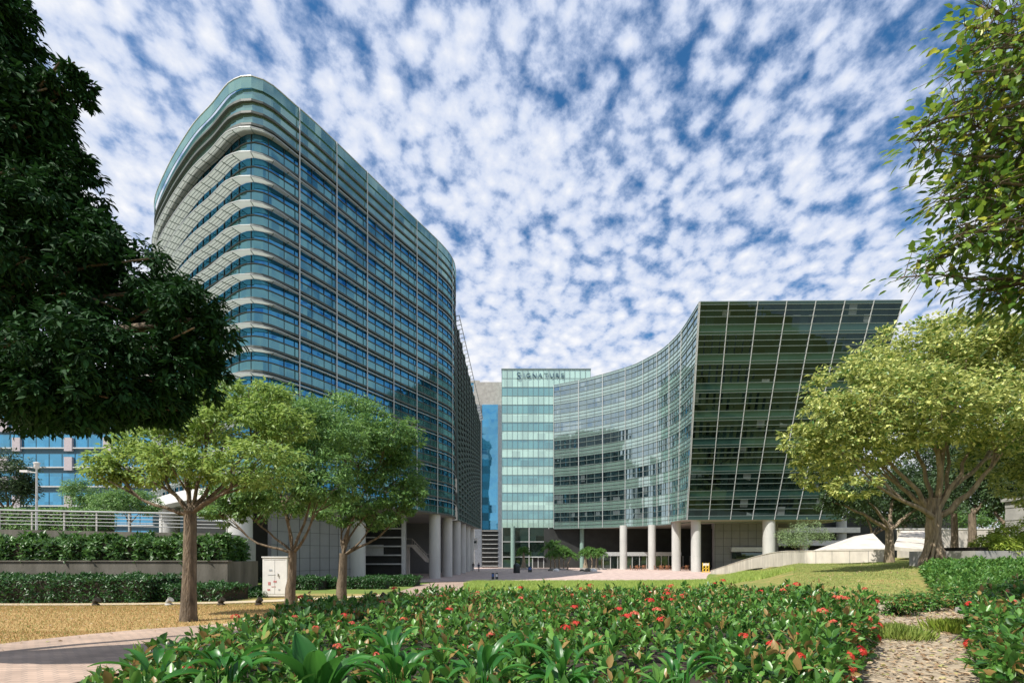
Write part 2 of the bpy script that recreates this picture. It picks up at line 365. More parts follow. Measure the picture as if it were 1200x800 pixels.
def in_poly(x, y, poly):
    x = np.asarray(x); y = np.asarray(y); ins = np.zeros(x.shape, bool); n = len(poly)
    for i in range(n):
        x0, y0 = poly[i]; x1, y1 = poly[(i + 1) % n]
        c = ((y0 > y) != (y1 > y)) & (x < (x1 - x0) * (y - y0) / ((y1 - y0) or 1e-9) + x0)
        ins ^= c
    return ins
def crspline(pts, n=8):
    P = [Vector(p) if len(p) == 3 else Vector((*p, 0)) for p in pts]; out = []
    for i in range(len(P) - 1):
        p0 = P[max(i - 1, 0)]; p1 = P[i]; p2 = P[i + 1]; p3 = P[min(i + 2, len(P) - 1)]
        for k in range(n):
            t = k / n
            out.append(.5 * ((2 * p1) + (-p0 + p2) * t + (2 * p0 - 5 * p1 + 4 * p2 - p3) * t * t + (-p0 + 3 * p1 - 3 * p2 + p3) * t ** 3))
    out.append(P[-1]); return out
def resample(pts, step):
    pts = [Vector(p) for p in pts]; L = [0]
    for a, b in zip(pts, pts[1:]): L.append(L[-1] + (b - a).length)
    n = max(2, round(L[-1] / step)); out = []; j = 0
    for i in range(n + 1):
        s = L[-1] * i / n
        while j < len(L) - 2 and L[j + 1] < s: j += 1
        t = (s - L[j]) / max(1e-9, L[j + 1] - L[j]); out.append(pts[j].lerp(pts[j + 1], t))
    return out

def ribbon(name, centre, width, material, lift=.035, kind='structure', kerb=None):
    """A path laid over the ground, following its height."""
    cs = resample(crspline(centre, 8), .45); K = 9; V = []; Fq = []
    for i, p in enumerate(cs):
        t = (cs[min(i + 1, len(cs) - 1)] - cs[max(i - 1, 0)]).normalized(); nrm = Vector((t.y, -t.x, 0))
        f = i / (len(cs) - 1); w = width(f) if callable(width) else width
        for k in range(K):
            q = p + nrm * w * (k / (K - 1) - .5); V.append((q.x, q.y, gz(q.x, q.y) + lift))
    for i in range(len(cs) - 1):
        for k in range(K - 1):
            a = i * K + k; Fq.append((a, a + K, a + K + 1, a + 1))
    mb = MB(); mb.v = V; mb.f = Fq; mb.m = [0] * len(Fq)
    o = mb.build(name, material, smooth=True)
    if o.data.polygons[0].normal.z < 0: o.data.flip_normals()
    tag(o, kind=kind); return o

def paver_mat(name, col, sx=.22, sy=.11, mortar=(.2, .17, .15), rough=.8):
    m, nt, b, out = new_mat(name); N = nt.nodes; L = nt.links
    tc = N.new('ShaderNodeTexCoord'); br = N.new('ShaderNodeTexBrick'); L.new(tc.outputs['Object'], br.inputs['Vector'])
    br.inputs['Scale'].default_value = 1.0; br.inputs['Brick Width'].default_value = sx; br.inputs['Row Height'].default_value = sy
    br.inputs['Mortar Size'].default_value = .008; br.inputs['Color1'].default_value = (*col, 1); br.inputs['Color2'].default_value = (*[c * .82 for c in col], 1); br.inputs['Mortar'].default_value = (*mortar, 1)
    n = N.new('ShaderNodeTexNoise'); n.inputs['Scale'].default_value = 1.1; n.inputs['Detail'].default_value = 7; L.new(tc.outputs['Object'], n.inputs['Vector'])
    mr = N.new('ShaderNodeMapRange'); L.new(n.outputs[0], mr.inputs[0]); mr.inputs[1].default_value = .3; mr.inputs[2].default_value = .7; mr.inputs[3].default_value = .7; mr.inputs[4].default_value = 1.12
    h = N.new('ShaderNodeHueSaturation'); L.new(br.outputs[0], h.inputs['Color']); L.new(mr.outputs[0], h.inputs['Value']); L.new(h.outputs[0], b.inputs['Base Color'])
    bp = N.new('ShaderNodeBump'); bp.inputs['Strength'].default_value = .4; bp.inputs['Distance'].default_value = .01; bp.invert = True
    L.new(br.outputs['Fac'], bp.inputs['Height']); L.new(bp.outputs[0], b.inputs['Normal']); b.inputs['Roughness'].default_value = rough
    return m
M['paver'] = paver_mat('pink_pavers', (.47, .34, .26))
M['plaza'] = paver_mat('plaza_pavers', (.58, .44, .39), .6, .6, (.40, .30, .27))
M['sand'] = mat('worn_sandy_path', (.52, .43, .30), .95, var=.25, scale=2, bump=.3)
M['mulch'] = mat('leaf_strewn_dirt', (.38, .31, .22), .95, var=.5, scale=7, bump=.8, bscale=18)

# plaza: flat sheet
mb = MB(); mb.prism([(-15, 57), (-4, 57.5), (18, 58.5), (30, 64), (34, 80), (60, 92), (60, 128), (-24, 128), (-24, 60)], -.3, .02)
tag(mb.build('plaza', M['plaza']), kind='structure')
ribbon('garden_path', [(-9.5, 1), (-8.6, 4), (-7.9, 7), (-7.1, 9.2), (-5.3, 11.2), (-4.6, 14.5), (-4.9, 20), (-5.2, 28), (-5.9, 36), (-6.6, 46), (-6.5, 59)],
       lambda f: 4.6 if f < .15 else (4.6 - (f - .15) * 8 if f < .3 else 3.4 + (f - .3) * 1.6), M['paver'], .04)
ribbon('sandy_path', [(-34, 21.5), (-24, 20.8), (-16, 20.6), (-11, 22.5), (-8, 26), (-6.3, 31)], 1.6, M['sand'], .03)
ribbon('dirt_path', [(2.8, 1), (3.4, 3.2), (5.0, 5.6), (7.6, 8.5), (10.4, 12.0), (11.4, 13.4)], lambda f: 4.0 if f < .7 else 4.0 - (f - .7) * 6, M['mulch'], .03)
ribbon('gravel_strip', [(6, 15.6), (10, 14.2), (13, 14.2), (18, 17.5)], .7, M['sand'], .05)

# ------------------------------------------------------------------ facade helpers
def normals2d(P):
    out = []
    for i in range(len(P)):
        t = P[min(i + 1, len(P) - 1)] - P[max(i - 1, 0)]; t.z = 0; t.normalize(); out.append(Vector((t.y, -t.x, 0)))
    return out
class Ruled:
    """A wall between a bottom and a top plan curve; s runs along it, t up it."""
    def __init__(s, B, T): s.B = B; s.T = T; s.NB = normals2d(B); s.NT = normals2d(T); s.n = len(B)
    def pt(s, i, t, off=0):
        i0 = int(min(max(i, 0), s.n - 1)); i1 = min(i0 + 1, s.n - 1); f = i - i0
        p = s.B[i0].lerp(s.B[i1], f).lerp(s.T[i0].lerp(s.T[i1], f), t); nn = s.NB[i0].lerp(s.NB[i1], f).lerp(s.NT[i0].lerp(s.NT[i1], f), t).normalized()
        return p + nn * off
    def length(s): return sum((s.B[i + 1] - s.B[i]).length for i in range(s.n - 1))
    def band(s, mb, t0, t1, off, mi=0, i0=0, i1=None):
        i1 = s.n - 1 if i1 is None else i1; b = len(mb.v)
        for i in range(i0, i1 + 1): mb.v += [tuple(s.pt(i, t0, off)), tuple(s.pt(i, t1, off))]
        for k in range(i1 - i0): mb.f.append((b + 2 * k, b + 2 * k + 2, b + 2 * k + 3, b + 2 * k + 1)); mb.m.append(mi)
    def rail(s, mb, t0, t1, o0, o1, mi=0, i0=0, i1=None, drop=0):
        """closed bar along the wall; o1 may depend on i; drop lowers the outer edge (fraction of t)"""
        i1 = s.n - 1 if i1 is None else i1; b = len(mb.v)
        for i in range(i0, i1 + 1):
            w = o1(i) if callable(o1) else o1
            mb.v += [tuple(s.pt(i, t0, o0)), tuple(s.pt(i, t0 - drop, w)), tuple(s.pt(i, t1 - drop, w)), tuple(s.pt(i, t1, o0))]
        for k in range(i1 - i0):
            q = b + 4 * k
            for a, c in ((0, 1), (1, 2), (2, 3), (3, 0)): mb.f.append((q + a, q + 4 + a, q + 4 + c, q + c)); mb.m.append(mi)
        e = b + 4 * (i1 - i0); mb.f += [(b, b + 1, b + 2, b + 3), (e + 3, e + 2, e + 1, e)]; mb.m += [mi, mi]
    def upright(s, mb, i, t0, t1, w, o0, o1, mi=0, K=1):
        d = .5 * w * (s.n - 1) / s.length()
        for k in range(K):
            a = t0 + (t1 - t0) * k / K; c = t0 + (t1 - t0) * (k + 1) / K
            vs = [s.pt(i - d, a, o0), s.pt(i + d, a, o0), s.pt(i + d, a, o1), s.pt(i - d, a, o1), s.pt(i - d, c, o0), s.pt(i + d, c, o0), s.pt(i + d, c, o1), s.pt(i - d, c, o1)]
            mb.add(vs, [(0, 1, 2, 3), (4, 5, 6, 7), (0, 1, 5, 4), (1, 2, 6, 5), (2, 3, 7, 6), (3, 0, 4, 7)], mi)

def zmat_canopy():
    m, nt, b, out = new_mat('fritted_canopy'); N = nt.nodes; L = nt.links
    b.inputs['Base Color'].default_value = (.56, .59, .57, 1); b.inputs['Roughness'].default_value = .5
    t = N.new('ShaderNodeBsdfTranslucent'); t.inputs[0].default_value = (.64, .67, .65, 1)
    mx = N.new('ShaderNodeMixShader'); mx.inputs[0].default_value = .7
    L.new(b.outputs[0], mx.inputs[1]); L.new(t.outputs[0], mx.inputs[2]); L.new(mx.outputs[0], out.inputs[0]); return m
M['canopy'] = zmat_canopy()

# ------------------------------------------------------------------ left building
def left_building():
    root = thing('curved_office_building', 'tall rounded teal glass office block with stacked white sunshades and round columns', 'building', (-20, 60, 0))
    zb, zt = 8.7, 45.2; H = zt - zb
    outl = [(-33, 82), (-41, 74), (-44.3, 68), (-44.4, 63.3), (-42.3, 58.5), (-36.8, 53), (-31.1, 48.2), (-27.5, 45.7), (-24.9, 43.8), (-23.3, 43.1), (-22.1, 43.4), (-21.1, 44.6),
            (-19.4, 47.2), (-16.2, 53.2), (-13, 59.3), (-9.9, 65.1), (-8.7, 68.2), (-8.45, 71), (-9.2, 75), (-12.5, 79)]
    P = resample(crspline(outl, 8), .7)
    rl = Ruled([Vector((p.x, p.y, zb)) for p in P], [Vector((p.x, p.y, zt)) for p in P]); n = rl.n
    T = lambda z: (z - zb) / H
    # arc indices of interest
    icorner = min(range(n), key=lambda i: (P[i] - Vector((-23.2, 42.6, 0))).length)
    iend = min(range(n), key=lambda i: (P[i] - Vector((-8.5, 70, 0))).length)
    per = 2.15; NB = 15
    def w(i):
        if i <= icorner - 3: return 1.0
        if i <= icorner + 5: return 1.0 - (i - icorner + 3) / 8 * .65
        f = (i - icorner - 5) / max(1, iend - icorner - 5)
        return max(.09, .35 - .26 * f)
    class Rl2(Ruled):
        def pt(s, i, t, off=0):
            return Ruled.pt(s, i, t, off(i) if callable(off) else off)
    rl = Rl2(rl.B, rl.T)
    top_in = lambda i: w(i) * .55; top_off = lambda i: w(i) * .7 + .1
    mb = MB(); rl.band(mb, 0, 1, 0); mb.build('vision_glazing', M['teal'], root)
    sp = MB(); sl = MB(); tp = MB()
    for k in range(NB):
        z = zb + k * per
        rl.band(sp, T(z + .12), T(z + 1.02), .04); rl.rail(sl, T(z), T(z + .20), -.05, .18)
        rl.rail(sl, T(z + 1.02), T(z + 1.11), -.02, .10)
    z = zb + NB * per
    for k in range(3):
        rl.band(tp, T(z + .22), T(z + 1.25), top_in); rl.rail(sl, T(z), T(z + .2), -.05, top_off); z += (44.1 - zb - NB * per) / 3 if k < 2 else 0
    sp.build('spandrel_band', M['teal_sp'], root); sl.build('slab_edge', M['slab'], root)
    tp.build('upper_glazing', M['top_glass'], root)
    for k in range(NB):
        z = zb + (k + 1) * per - .32
        cb = MB(); rl.rail(cb, T(z), T(z + .05), .05, w, 0, 0, n - 1)
        cb.build_later = None
        kb_ = MB()
        for i in range(0, n - 1, 2):      # brackets under the shade
            p0 = rl.pt(i, T(z - .04), .05); p1 = rl.pt(i, T(z - .04), w(i) * .98); cb.bar(p0, p1, .035, .06, 1)
        b = 0
        for i in range(0, n):             # front nosing
            ww = w(i); kb_.v += [tuple(rl.pt(i, T(z - .04), ww + .003)), tuple(rl.pt(i, T(z - .04), ww + .04)), tuple(rl.pt(i, T(z + .055), ww + .04)), tuple(rl.pt(i, T(z + .055), ww + .003))]
        for i in range(n - 1):
            q = b + 4 * i
            for a, c in ((0, 1), (1, 2), (2, 3), (3, 0)): kb_.f.append((q + a, q + 4 + a, q + 4 + c, q + c)); kb_.m.append(0)
        for frac in (.25, .5, .75):
            for i in range(0, max(1, icorner - 2)):
                p0 = rl.pt(i, T(z - .02), w(i) * frac); p1 = rl.pt(i + 1, T(z - .02), w(i + 1) * frac); cb.bar(p0, p1, .03, .04, 1)
        so_ = cb.build('sunshade', [M['canopy'], M['bar_green'], M['bar']], root); kb_.build('front_trim', M['bar_mid'], so_)
    # parapet of pale glass
    pb = MB(); rl.rail(pb, T(44.2), 1.0, lambda i: w(i) * .7 + .02, lambda i: w(i) * .7 + .07); pb.build('glass_parapet', M['top_glass'], root)
    cp = MB(); rl.rail(cp, 1.0, T(zt + .07), lambda i: w(i) * .7 - .04, lambda i: w(i) * .7 + .12); cp.build('coping', M['bar'], root)
    # uprights
    L = rl.length(); stp = (n - 1) / L
    i = icorner + 5.5
    while i < iend + 4:
        u = MB(); rl.upright(u, i, 0, 1, .075, w(i) + .05, w(i) + .13); u.build('mullion', M['bar'], root); i += 4.3 * stp
    jb = MB(); i = 0
    while i < n - 1:
        rl.upright(jb, i, 0, T(44.1), .045, .0, .07); i += 1.43 * stp
    jb.build('glazing_joints', M['bar_dark'], root)
    # body: roof and soffit
    poly = [(p.x, p.y) for p in P] + [(-18, 88), (-28, 90)]
    sf = MB(); sf.v = [(x, y, zb - .01) for x, y in poly]; sf.f = [tuple(range(len(poly)))]; sf.m = [0]; sf.build('soffit', M['soffit'], root)
    rf = MB(); rf.v = [(x, y, zt - 1.0) for x, y in poly]; rf.f = [tuple(range(len(poly)))]; rf.m = [0]; rf.build('roof', M['concrete'], root)
    bk = MB(); a = P[-1]; bk.box2((-28, 84, 0), (-12.6, 89, zt - 1.2)); bk.build('rear_core', M['greypanel'], root)
    # white balcony ring at the foot of the rounded left end
    ri = MB(); rl.rail(ri, T(zb - .25), T(zb + .75), .1, lambda i: 1.5 if i < icorner - 12 else max(.15, 1.5 - (i - icorner + 12) * .12), 0, 0, icorner + 2); rio = ri.build('balcony_ring', M['white'], root)
    rb = MB(); rl.rail(rb, T(zb + 1.75), T(zb + 1.83), 1.3, 1.36, 0, 0, icorner - 12)
    for i in range(0, icorner - 12, 2): rl.upright(rb, i, T(zb + .75), T(zb + 1.75), .05, 1.3, 1.35)
    rb.build('balcony_railing', M['steel'], rio)
    # raked dark wing beyond
    A = Vector((-8.6, 76.5, 0)); Bq = Vector((-6.9, 103, 0))
    wp = [A.lerp(Bq, f / 30) for f in range(31)]
    Bt = [Vector((p.x, p.y, zb)) for p in wp]; Tt = [Vector((p.x - .5 * (1 - f / 30), p.y, EYE + 37.6 - 9.0 * f / 30)) for f, p in enumerate(wp)]
    rw = Ruled(Bt, Tt)
    wg = MB(); rw.band(wg, 0, 1, 0); poly2 = [tuple(v) for v in Tt] + [(-20, 103, EYE + 28.6), (-20, 76.5, EYE + 37.6)]
    wgo = wg.build('wing_glazing', M['dkgreen'], root)
    ww = MB(); ww.add([Tt[0] - Vector((0, 0, .1)), Tt[-1] - Vector((0, 0, .1)), (-20, 103, EYE + 28.5), (-20, 76.5, EYE + 37.5)], [(0, 1, 2, 3)])
    ww.add([Bt[-1], Tt[-1], (-20, 103, EYE + 28.6), (-20, 103, zb)], [(0, 1, 2, 3)]); ww.add([Bt[0], Bt[-1], (-20, 103, zb), (-20, 76.5, zb)], [(0, 1, 2, 3)]); ww.build('wing_roof', M['greypanel'], root)
    wl = MB(); ws = MB()
    for k in range(33):
        t = k / 33; rw.rail(wl, t, t + .006, -.02, .22)
        if k % 2 == 0: rw.band(ws, t + .008, t + .024, .03)
    wl.build('wing_louvre_lines', M['bar_dark'], root); ws.build('wing_spandrel', M['dkgreen_sp'], wgo)
    wm = MB()
    for k in range(0, 31, 3): rw.upright(wm, k, 0, 1, .08, 0, .3)
    wm.build('wing_fins', M['bar_green'], root)
    ld = MB()     # ladder-like fins along the raked edge
    for k in range(0, 31): ld.bar(Tt[k] + Vector((-.1, 0, 0)), Tt[k] + Vector((.75, 0, .25)), .09)
    for k in range(30): ld.bar(Tt[k] + Vector((.75, 0, .25)), Tt[k + 1] + Vector((.75, 0, .25)), .1)
    ld.build('edge_fins', M['bar'], root)
    # ground floor: columns
    for px, D, r in ((199, 56, 1.0), (281, 44, 1.05), (418, 56.5, 1.0)):
        x = xa(px, D); c = MB(); g = gz(x, D); c.lathe((x, D, 0), [(r, g - .3), (r, 3.6), (r - .025, 3.61), (r - .025, 3.66), (r, 3.67), (r, 6.3), (r - .025, 6.31), (r - .025, 6.36), (r, 6.37), (r, zb)], 28)
        c.build('column', M['column'], root, True)
    for px, y0, D in ((509.5, 0, 66), (524, 0, 72), (534.3, 0, 79), (541, 0, 86), (546.5, 0, 93), (551, 0, 100)):
        x = xa(px, D); c = MB(); r = .78; c.lathe((x, D, 0), [(r, 0), (r, 2.8), (r - .02, 2.81), (r - .02, 2.86), (r, 2.87), (r, 5.8), (r - .02, 5.81), (r - .02, 5.86), (r, 5.87), (r, zb)], 24)
        c.build('column', M['column'], root, True)
    # grey clad wall
    a = Vector((-22.9, 46.3, 0)); b = Vector((-17.9, 57, 0)); d = (b - a); ln = d.length; rz = math.atan2(d.y, d.x)
    c = MB(); c.box(((a.x + b.x) / 2 - .3, (a.y + b.y) / 2, 4.35), (ln, .5, 8.7), rz)
    c.build('clad_wall', M['greypanel'], root)
    j = MB(); nrm = Vector((math.sin(rz), -math.cos(rz), 0)); cc = Vector(((a.x + b.x) / 2 - .3, (a.y + b.y) / 2, 0)); u = d.normalized()
    for k in range(9):
        s = -ln / 2 + ln * (k + .5) / 9; q = cc + u * s + nrm * .255; j.bar(q + Vector((0, 0, .3)), q + Vector((0, 0, 8.6)), .05, .03)
    for z in (1.6, 2.9, 4.2, 5.5, 6.8): q0 = cc - u * ln / 2 + nrm * .256; q1 = cc + u * ln / 2 + nrm * .256; j.bar(q0 + Vector((0, 0, z)), q1 + Vector((0, 0, z)), .04, .03)
    j.build('panel_joints', M['bar_dark'], root)
    # louvred recess, back wall
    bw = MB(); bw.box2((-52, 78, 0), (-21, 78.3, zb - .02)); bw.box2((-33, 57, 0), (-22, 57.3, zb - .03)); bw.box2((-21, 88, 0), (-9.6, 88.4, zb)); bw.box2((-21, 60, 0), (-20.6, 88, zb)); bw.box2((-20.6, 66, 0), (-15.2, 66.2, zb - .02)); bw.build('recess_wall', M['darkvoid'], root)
    lv = MB()
    for z in (1.9, 3.1, 4.3, 5.5, 6.7): lv.box2((-20.2, 65.4, z), (-14.9, 65.9, z + .18))
    lv.box2((-14.9, 65.3, 0), (-14.4, 65.9, zb - .03)); lv.box2((-20.2, 65.85, 3.2), (-17.5, 65.92, 4.6)); lv.build('louvre_screen', M['bar'], root)
    st = MB()       # stair with white stringer
    p0 = at(468, 639, 70); p1 = at(483, 639, 70); p2 = at(500, 657, 70); p3 = at(506, 657, 70)
    for a_, b_ in ((p0, p1), (p1, p2), (p2, p3)): st.bar(a_, b_, .3, .35); st.bar(a_ + Vector((0, 0, 1.0)), b_ + Vector((0, 0, 1.0)), .07); st.bar(a_ + Vector((0, 2, 0)), b_ + Vector((0, 2, 0)), .3, .35)
    for k in range(14): q = p1.lerp(p2, k / 13); st.box(q + Vector((.1, 1, .12)), (.32, 2, .06)); 
    for k in range(7): q = p1.lerp(p2, k / 6); st.bar(q, q + Vector((0, 0, 1.0)), .04)
    st.bar(at(478, 640, 70.5), Vector((at(478, 640, 70.5).x, 70.5, 0)), .5, .5); st.build('staircase', M['whitewall'], root)
    mbx = MB(); q = at(556.5, 637, 103); mbx.box(q, (1.2, .7, 2.4)); mbx.box(q + Vector((.05, -.37, .4)), (.7, .06, .5), 0, 1); mbx.build('wall_unit', [M['white'], M['bar_dark']], root)
    return root
left_building()

# ------------------------------------------------------------------ tower, curved wing and front of the right building
def pane_front(root, name, x0, x1, y, z0, z1, m):
    mb = MB(); mb.add([(x0, y, z0), (x1, y, z0), (x1, y, z1), (x0, y, z1)], [(0, 1, 2, 3)]); return mb.build(name, m, root)

def right_building():
    root = thing('concave_office_building', 'wide green glass office block with a concave wall and a front flaring outwards above columns', 'building', (40, 105, 0))
    zr = 6.6 + EYE
    tb = [(649, 120.3), (675, 118.6), (700, 116), (725, 113.2), (745, 110), (762, 107.2), (775, 104.6), (787, 101.8), (796, 99.4), (805, 97)]
    tt = [(649, 121, 42.4), (675, 118.6, 42.6), (700, 116, 42.9), (725, 113, 43.2), (745, 110.4, 43.5), (762, 107, 43.8), (775, 104, 44.0), (788, 99.8, 44.2), (801, 94.8, 44.5), (820, 86.5, 45.2)]
    Bc = [Vector((xa(p, D), D, zr)) for p, D in tb]; Tc = [Vector((xa(p, D), D, EYE + h)) for p, D, h in tt]
    Bs = crspline([tuple(v) for v in Bc], 5); Ts = crspline([tuple(v) for v in Tc], 5)
    def face(B, T, gm, sm, floors, pfx, spf, mstep, lines, upm, joints=True):
        rl = Ruled(B, T); n = rl.n; g = MB(); rl.band(g, 0, 1, 0); g.build(pfx + 'glazing', gm, root)
        s = MB(); l = MB()
        for k in range(floors):
            t = k / floors; h = 1 / floors
            rl.band(s, t + .002, t + h * spf[0], .05)
            if spf[1]: rl.band(s, t + h * (1 - spf[1]), t + h, .05)
            for q in lines: rl.rail(l, t + h * q - .0013, t + h * q + .0013, -.02, .16)
        s.build(pfx + 'spandrel', sm, root); l.build(pfx + 'transoms', upm[1], root)
        L = rl.length(); K = max(1, round(L / mstep)); stp = (n - 1) / K
        for k in range(K + 1):
            if mstep < 50:
                u = MB(); rl.upright(u, min(max(k * stp, .02), n - 1.02), 0, 1, .085, .02, .22, 0, 1); u.build('mullion', upm[0], root)
        if joints:
            jb = MB(); KK = K * 3
            for k in range(KK + 1): rl.upright(jb, min(max(k * (n - 1) / KK, .01), n - 1.01), 0, 1, .045, 0, .09)
            jb.build(pfx + 'joints', M['bar_green'], root)
        return rl
    ln = (0, .17, .34, .56, .78)
    face(Bs, Ts, M['curve'], M['curve_sp'], 8, 'curved_', (.36, .12), 4.6, (0, .18, .36, .62, .88), (M['bar'], M['bar_green']))
    # front face, flaring
    b0 = Bs[-1]; t0 = Ts[-1]; b1 = Vector((xa(986, 93.5), 93.5, zr)); t1 = Vector((xa(1058, 86.0), 86.0, EYE + 45.2))
    K = 25; Bf = [b0.lerp(b1, i / K) for i in range(K + 1)]; Tf = [t0.lerp(t1, i / K) for i in range(K + 1)]
    face(Bf, Tf, M['dkgreen'], M['dkgreen_sp'], 8, 'front_', (.24, .10), 4.35, (0, .24, .5, .7, .9), (M['bar'], M['bar_green']), False)
    # return side, roof, soffit
    sd = MB(); rs0 = Vector((70, 125, zr)); rt0 = Vector((78, 125, EYE + 45.2)); sd.add([b1, rs0, rt0, t1], [(0, 1, 2, 3)]); sd.build('side_glazing', M['dkgreen'], root)
    so = MB(); pl = [v.copy() for v in Bs] + [b1, rs0, Vector((10.2, 125, zr))]
    so.v = [(v.x, v.y, zr - .01) for v in pl]; so.f = [tuple(range(len(pl)))]; so.m = [0]; so.build('soffit', M['soffit'], root)
    ro = MB(); pl = [v for v in Ts] + [t1, rt0, Vector((10.2, 125, EYE + 42.4))]
    cen = Vector((50, 115, EYE + 43)); vs = [cen] + [v - Vector((0, 0, .3)) for v in pl]; ro.add(vs, [(0, i, i + 1) for i in range(1, len(pl))] + [(0, len(pl), 1)]); ro.build('roof', M['concrete'], root)
    ed = MB()
    q = Ts
    for i in range(len(q) - 1): ed.bar(q[i], q[i + 1], .22, .16)
    ed.bar(t0, t1, .22, .16); ed.build('roof_edge', M['bar_green'], root)
    rl = Ruled(Bs, Ts)
    # bottom trim
    bt = MB(); rl.rail(bt, -.004, .002, -.2, .18); Ruled(Bf, Tf).rail(bt, -.004, .002, -.2, .18); bt.build('base_trim', M['bar_green'], root)
    # ground floor
    for px, D, r in ((730.5, 108, .80), (764, 106, .82), (792.5, 97.5, .88), (815.5, 92.3, .90), (901, 91.5, 1.08)):
        x = xa(px, D); c = MB(); g = -.1
        c.lathe((x, D + (6 if px < 800 else 4), 0), [(r, g), (r, 3.0), (r - .02, 3.01), (r - .02, 3.05), (r, 3.06), (r, 6.2), (r - .02, 6.21), (r - .02, 6.26), (r, 6.27), (r, zr)], 24) if False else c.lathe((x, D, 0), [(r, g), (r, 3.0), (r - .02, 3.01), (r - .02, 3.05), (r, 3.06), (r, 6.2), (r - .02, 6.21), (r - .02, 6.26), (r, 6.27), (r, zr + (.0 if D > 97 else .0))], 24)
        c.build('column', M['column'], root, True)
    # soffit apron over the outer columns
    ap = MB(); ap.add([(Bs[-1].x, Bs[-1].y, zr - .012), (b1.x, b1.y, zr - .012), (xa(990, 90), 90, zr - .012), (xa(800, 90.5), 90.5, zr - .012), (xa(786, 96), 96, zr - .012), (xa(786, 102), 102, zr - .012)], [(0, 1, 2, 3, 4, 5)]); ap.build('soffit_apron', M['soffit'], root)
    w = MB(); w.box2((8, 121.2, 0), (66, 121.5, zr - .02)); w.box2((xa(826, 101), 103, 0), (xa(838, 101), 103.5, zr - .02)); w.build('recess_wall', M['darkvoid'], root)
    w = MB(); w.box2((xa(837, 100), 100, 0), (xa(912, 100), 101, zr - .02)); w.build('panelled_wall', M['greypanel'], root)
    j = MB()
    for k in range(8): x = xa(838, 100) + k * 1.7; j.box2((x, 99.96, .2), (x + .04, 99.995, zr - .1))
    for z in (1.8, 3.4, 5.0, 6.6, 8.2): j.box2((xa(837, 100), 99.95, z), (xa(912, 100), 99.99, z + .04))
    j.build('panel_joints', M['bar_dark'], root)
    sw = MB(); sw.box2((xa(858, 99), 99.2, 3.9), (xa(896, 99), 99.9, 4.8)); sw.build('shop_canopy', M['bar'], root)
    sv = MB(); sv.box2((xa(860, 99), 99.4, 2.5), (xa(895, 99), 99.85, 3.7)); sv.build('shop_window', M['atrium'], root)
    # shopfront strip under the curve
    sf = MB(); sf.box2((xa(705, 115), 113, 3.0), (xa(822, 101), 113.3, 3.9)); sf.build('shopfront_beam', M['bar'], root)
    gl = MB(); gl.box2((xa(700, 115), 113.5, 0), (xa(822, 101), 113.6, 3.0)); gl.build('shopfront_glass', M['atrium'], root)
    for k in range(14): x = xa(705, 115) + k * 1.7; ml = MB(); ml.box2((x, 113.2, 0), (x + .12, 113.45, 3.0)); ml.build('shopfront_post', M['bar'], root)
    # --- stair tower of pale glass
    yt = 121.5; x0 = xa(588, yt); x1 = xa(692, yt); z0 = za(618, yt); z1 = za(433, yt); xm = xa(650, yt)
    tw = MB(); tw.box2((x0 + .02, yt + .25, z0 + .02), (x1, yt + 14, z1 - .05)); tw.build('tower_body', M['tower_d'], root)
    rows = 18; dz = (z1 - z0) / rows
    for k in range(rows):
        light = k % 2 == 0 if k > 1 else k == 0
        m_ = M['tower_l'] if (k in (0, 2, 4, 6, 8, 10, 12, 14, 16, 17)) else M['tower_d']
        o = pane_front(root, 'tower_glazing_band', x0, x1 if k >= 15 else xm, yt + (.0 if light else .05), z0 + k * dz, z0 + (k + 1) * dz - .03, m_)
    tm = MB(); K = 17; xs = [x0 + (x1 - x0) * k / 17 * 1.0 for k in range(18)]
    for k, x in enumerate(xs): tm.box2((x - .03, yt - .09, z0 if x < xm + .5 else z0 + 15 * dz), (x + .03, yt + .2, z1))
    for k in range(rows + 1): tm.box2((x0, yt - .07, z0 + k * dz - .035), (x1 if k >= 15 else xm, yt + .18, z0 + k * dz + .035))
    tm.build('tower_glazing_bars', M['bar_green'], root)
    cp = MB(); cp.box2((x0 - .1, yt - .15, z1 + .003), (x1 + .1, yt + 14, z1 + .25)); cp.build('tower_coping', M['bar_green'], root)
    # lettering near the top
    sg = bpy.data.curves.new('tower_lettering', 'FONT'); sg.body = 'IGNATURE'; sg.size = 1.5; sg.extrude = .08; sg.space_character = 1.12
    bl = mat('navy_letters', (.06, .12, .18), .4)
    sg.materials.append(bl)
    def letters(body, size, x_, z_):
        for ch, adv in body:
            c_ = sg.copy(); c_.body = ch; c_.size = size; t_ = bpy.data.objects.new('t', c_); COL.objects.link(t_); bpy.context.view_layer.update()
            me = bpy.data.meshes.new_from_object(t_.evaluated_get(bpy.context.evaluated_depsgraph_get())); wd = max(v.co.x for v in me.vertices)
            bpy.data.objects.remove(t_); me.materials.clear(); me.materials.append(bl); o = bpy.data.objects.new('letter', me); COL.objects.link(o)
            o.rotation_euler = (R(90), 0, 0); o.location = (x_, yt - .22, z_); o.parent = root; o.matrix_parent_inverse = root.matrix_basis.inverted(); x_ += wd + .42
    letters([('S', 0)], 2.5, xa(605.2, yt), za(444.4, yt)); letters([(c_, 0) for c_ in 'IGNATURE'], 1.6, xa(613.2, yt), za(442.6, yt))
    # --- entrance hall
    ag = MB(); xe = xa(712, yt); ag.box2((x0, yt + .05, 0), (xe, yt + .12, z0)); ag.build('entrance_glazing', M['atrium'], root)
    af = MB()
    for z in (6.55, 2.75): af.box2((x0, yt - .12, z - .09), (xe, yt + .03, z + .09))
    for px in (588.6, 620, 643, 665, 692): x = xa(px, yt); af.box2((x - .1, yt - .14, 0), (x + .1, yt + .02, z0 - .01))
    af.build('entrance_frame', M['bar'], root)
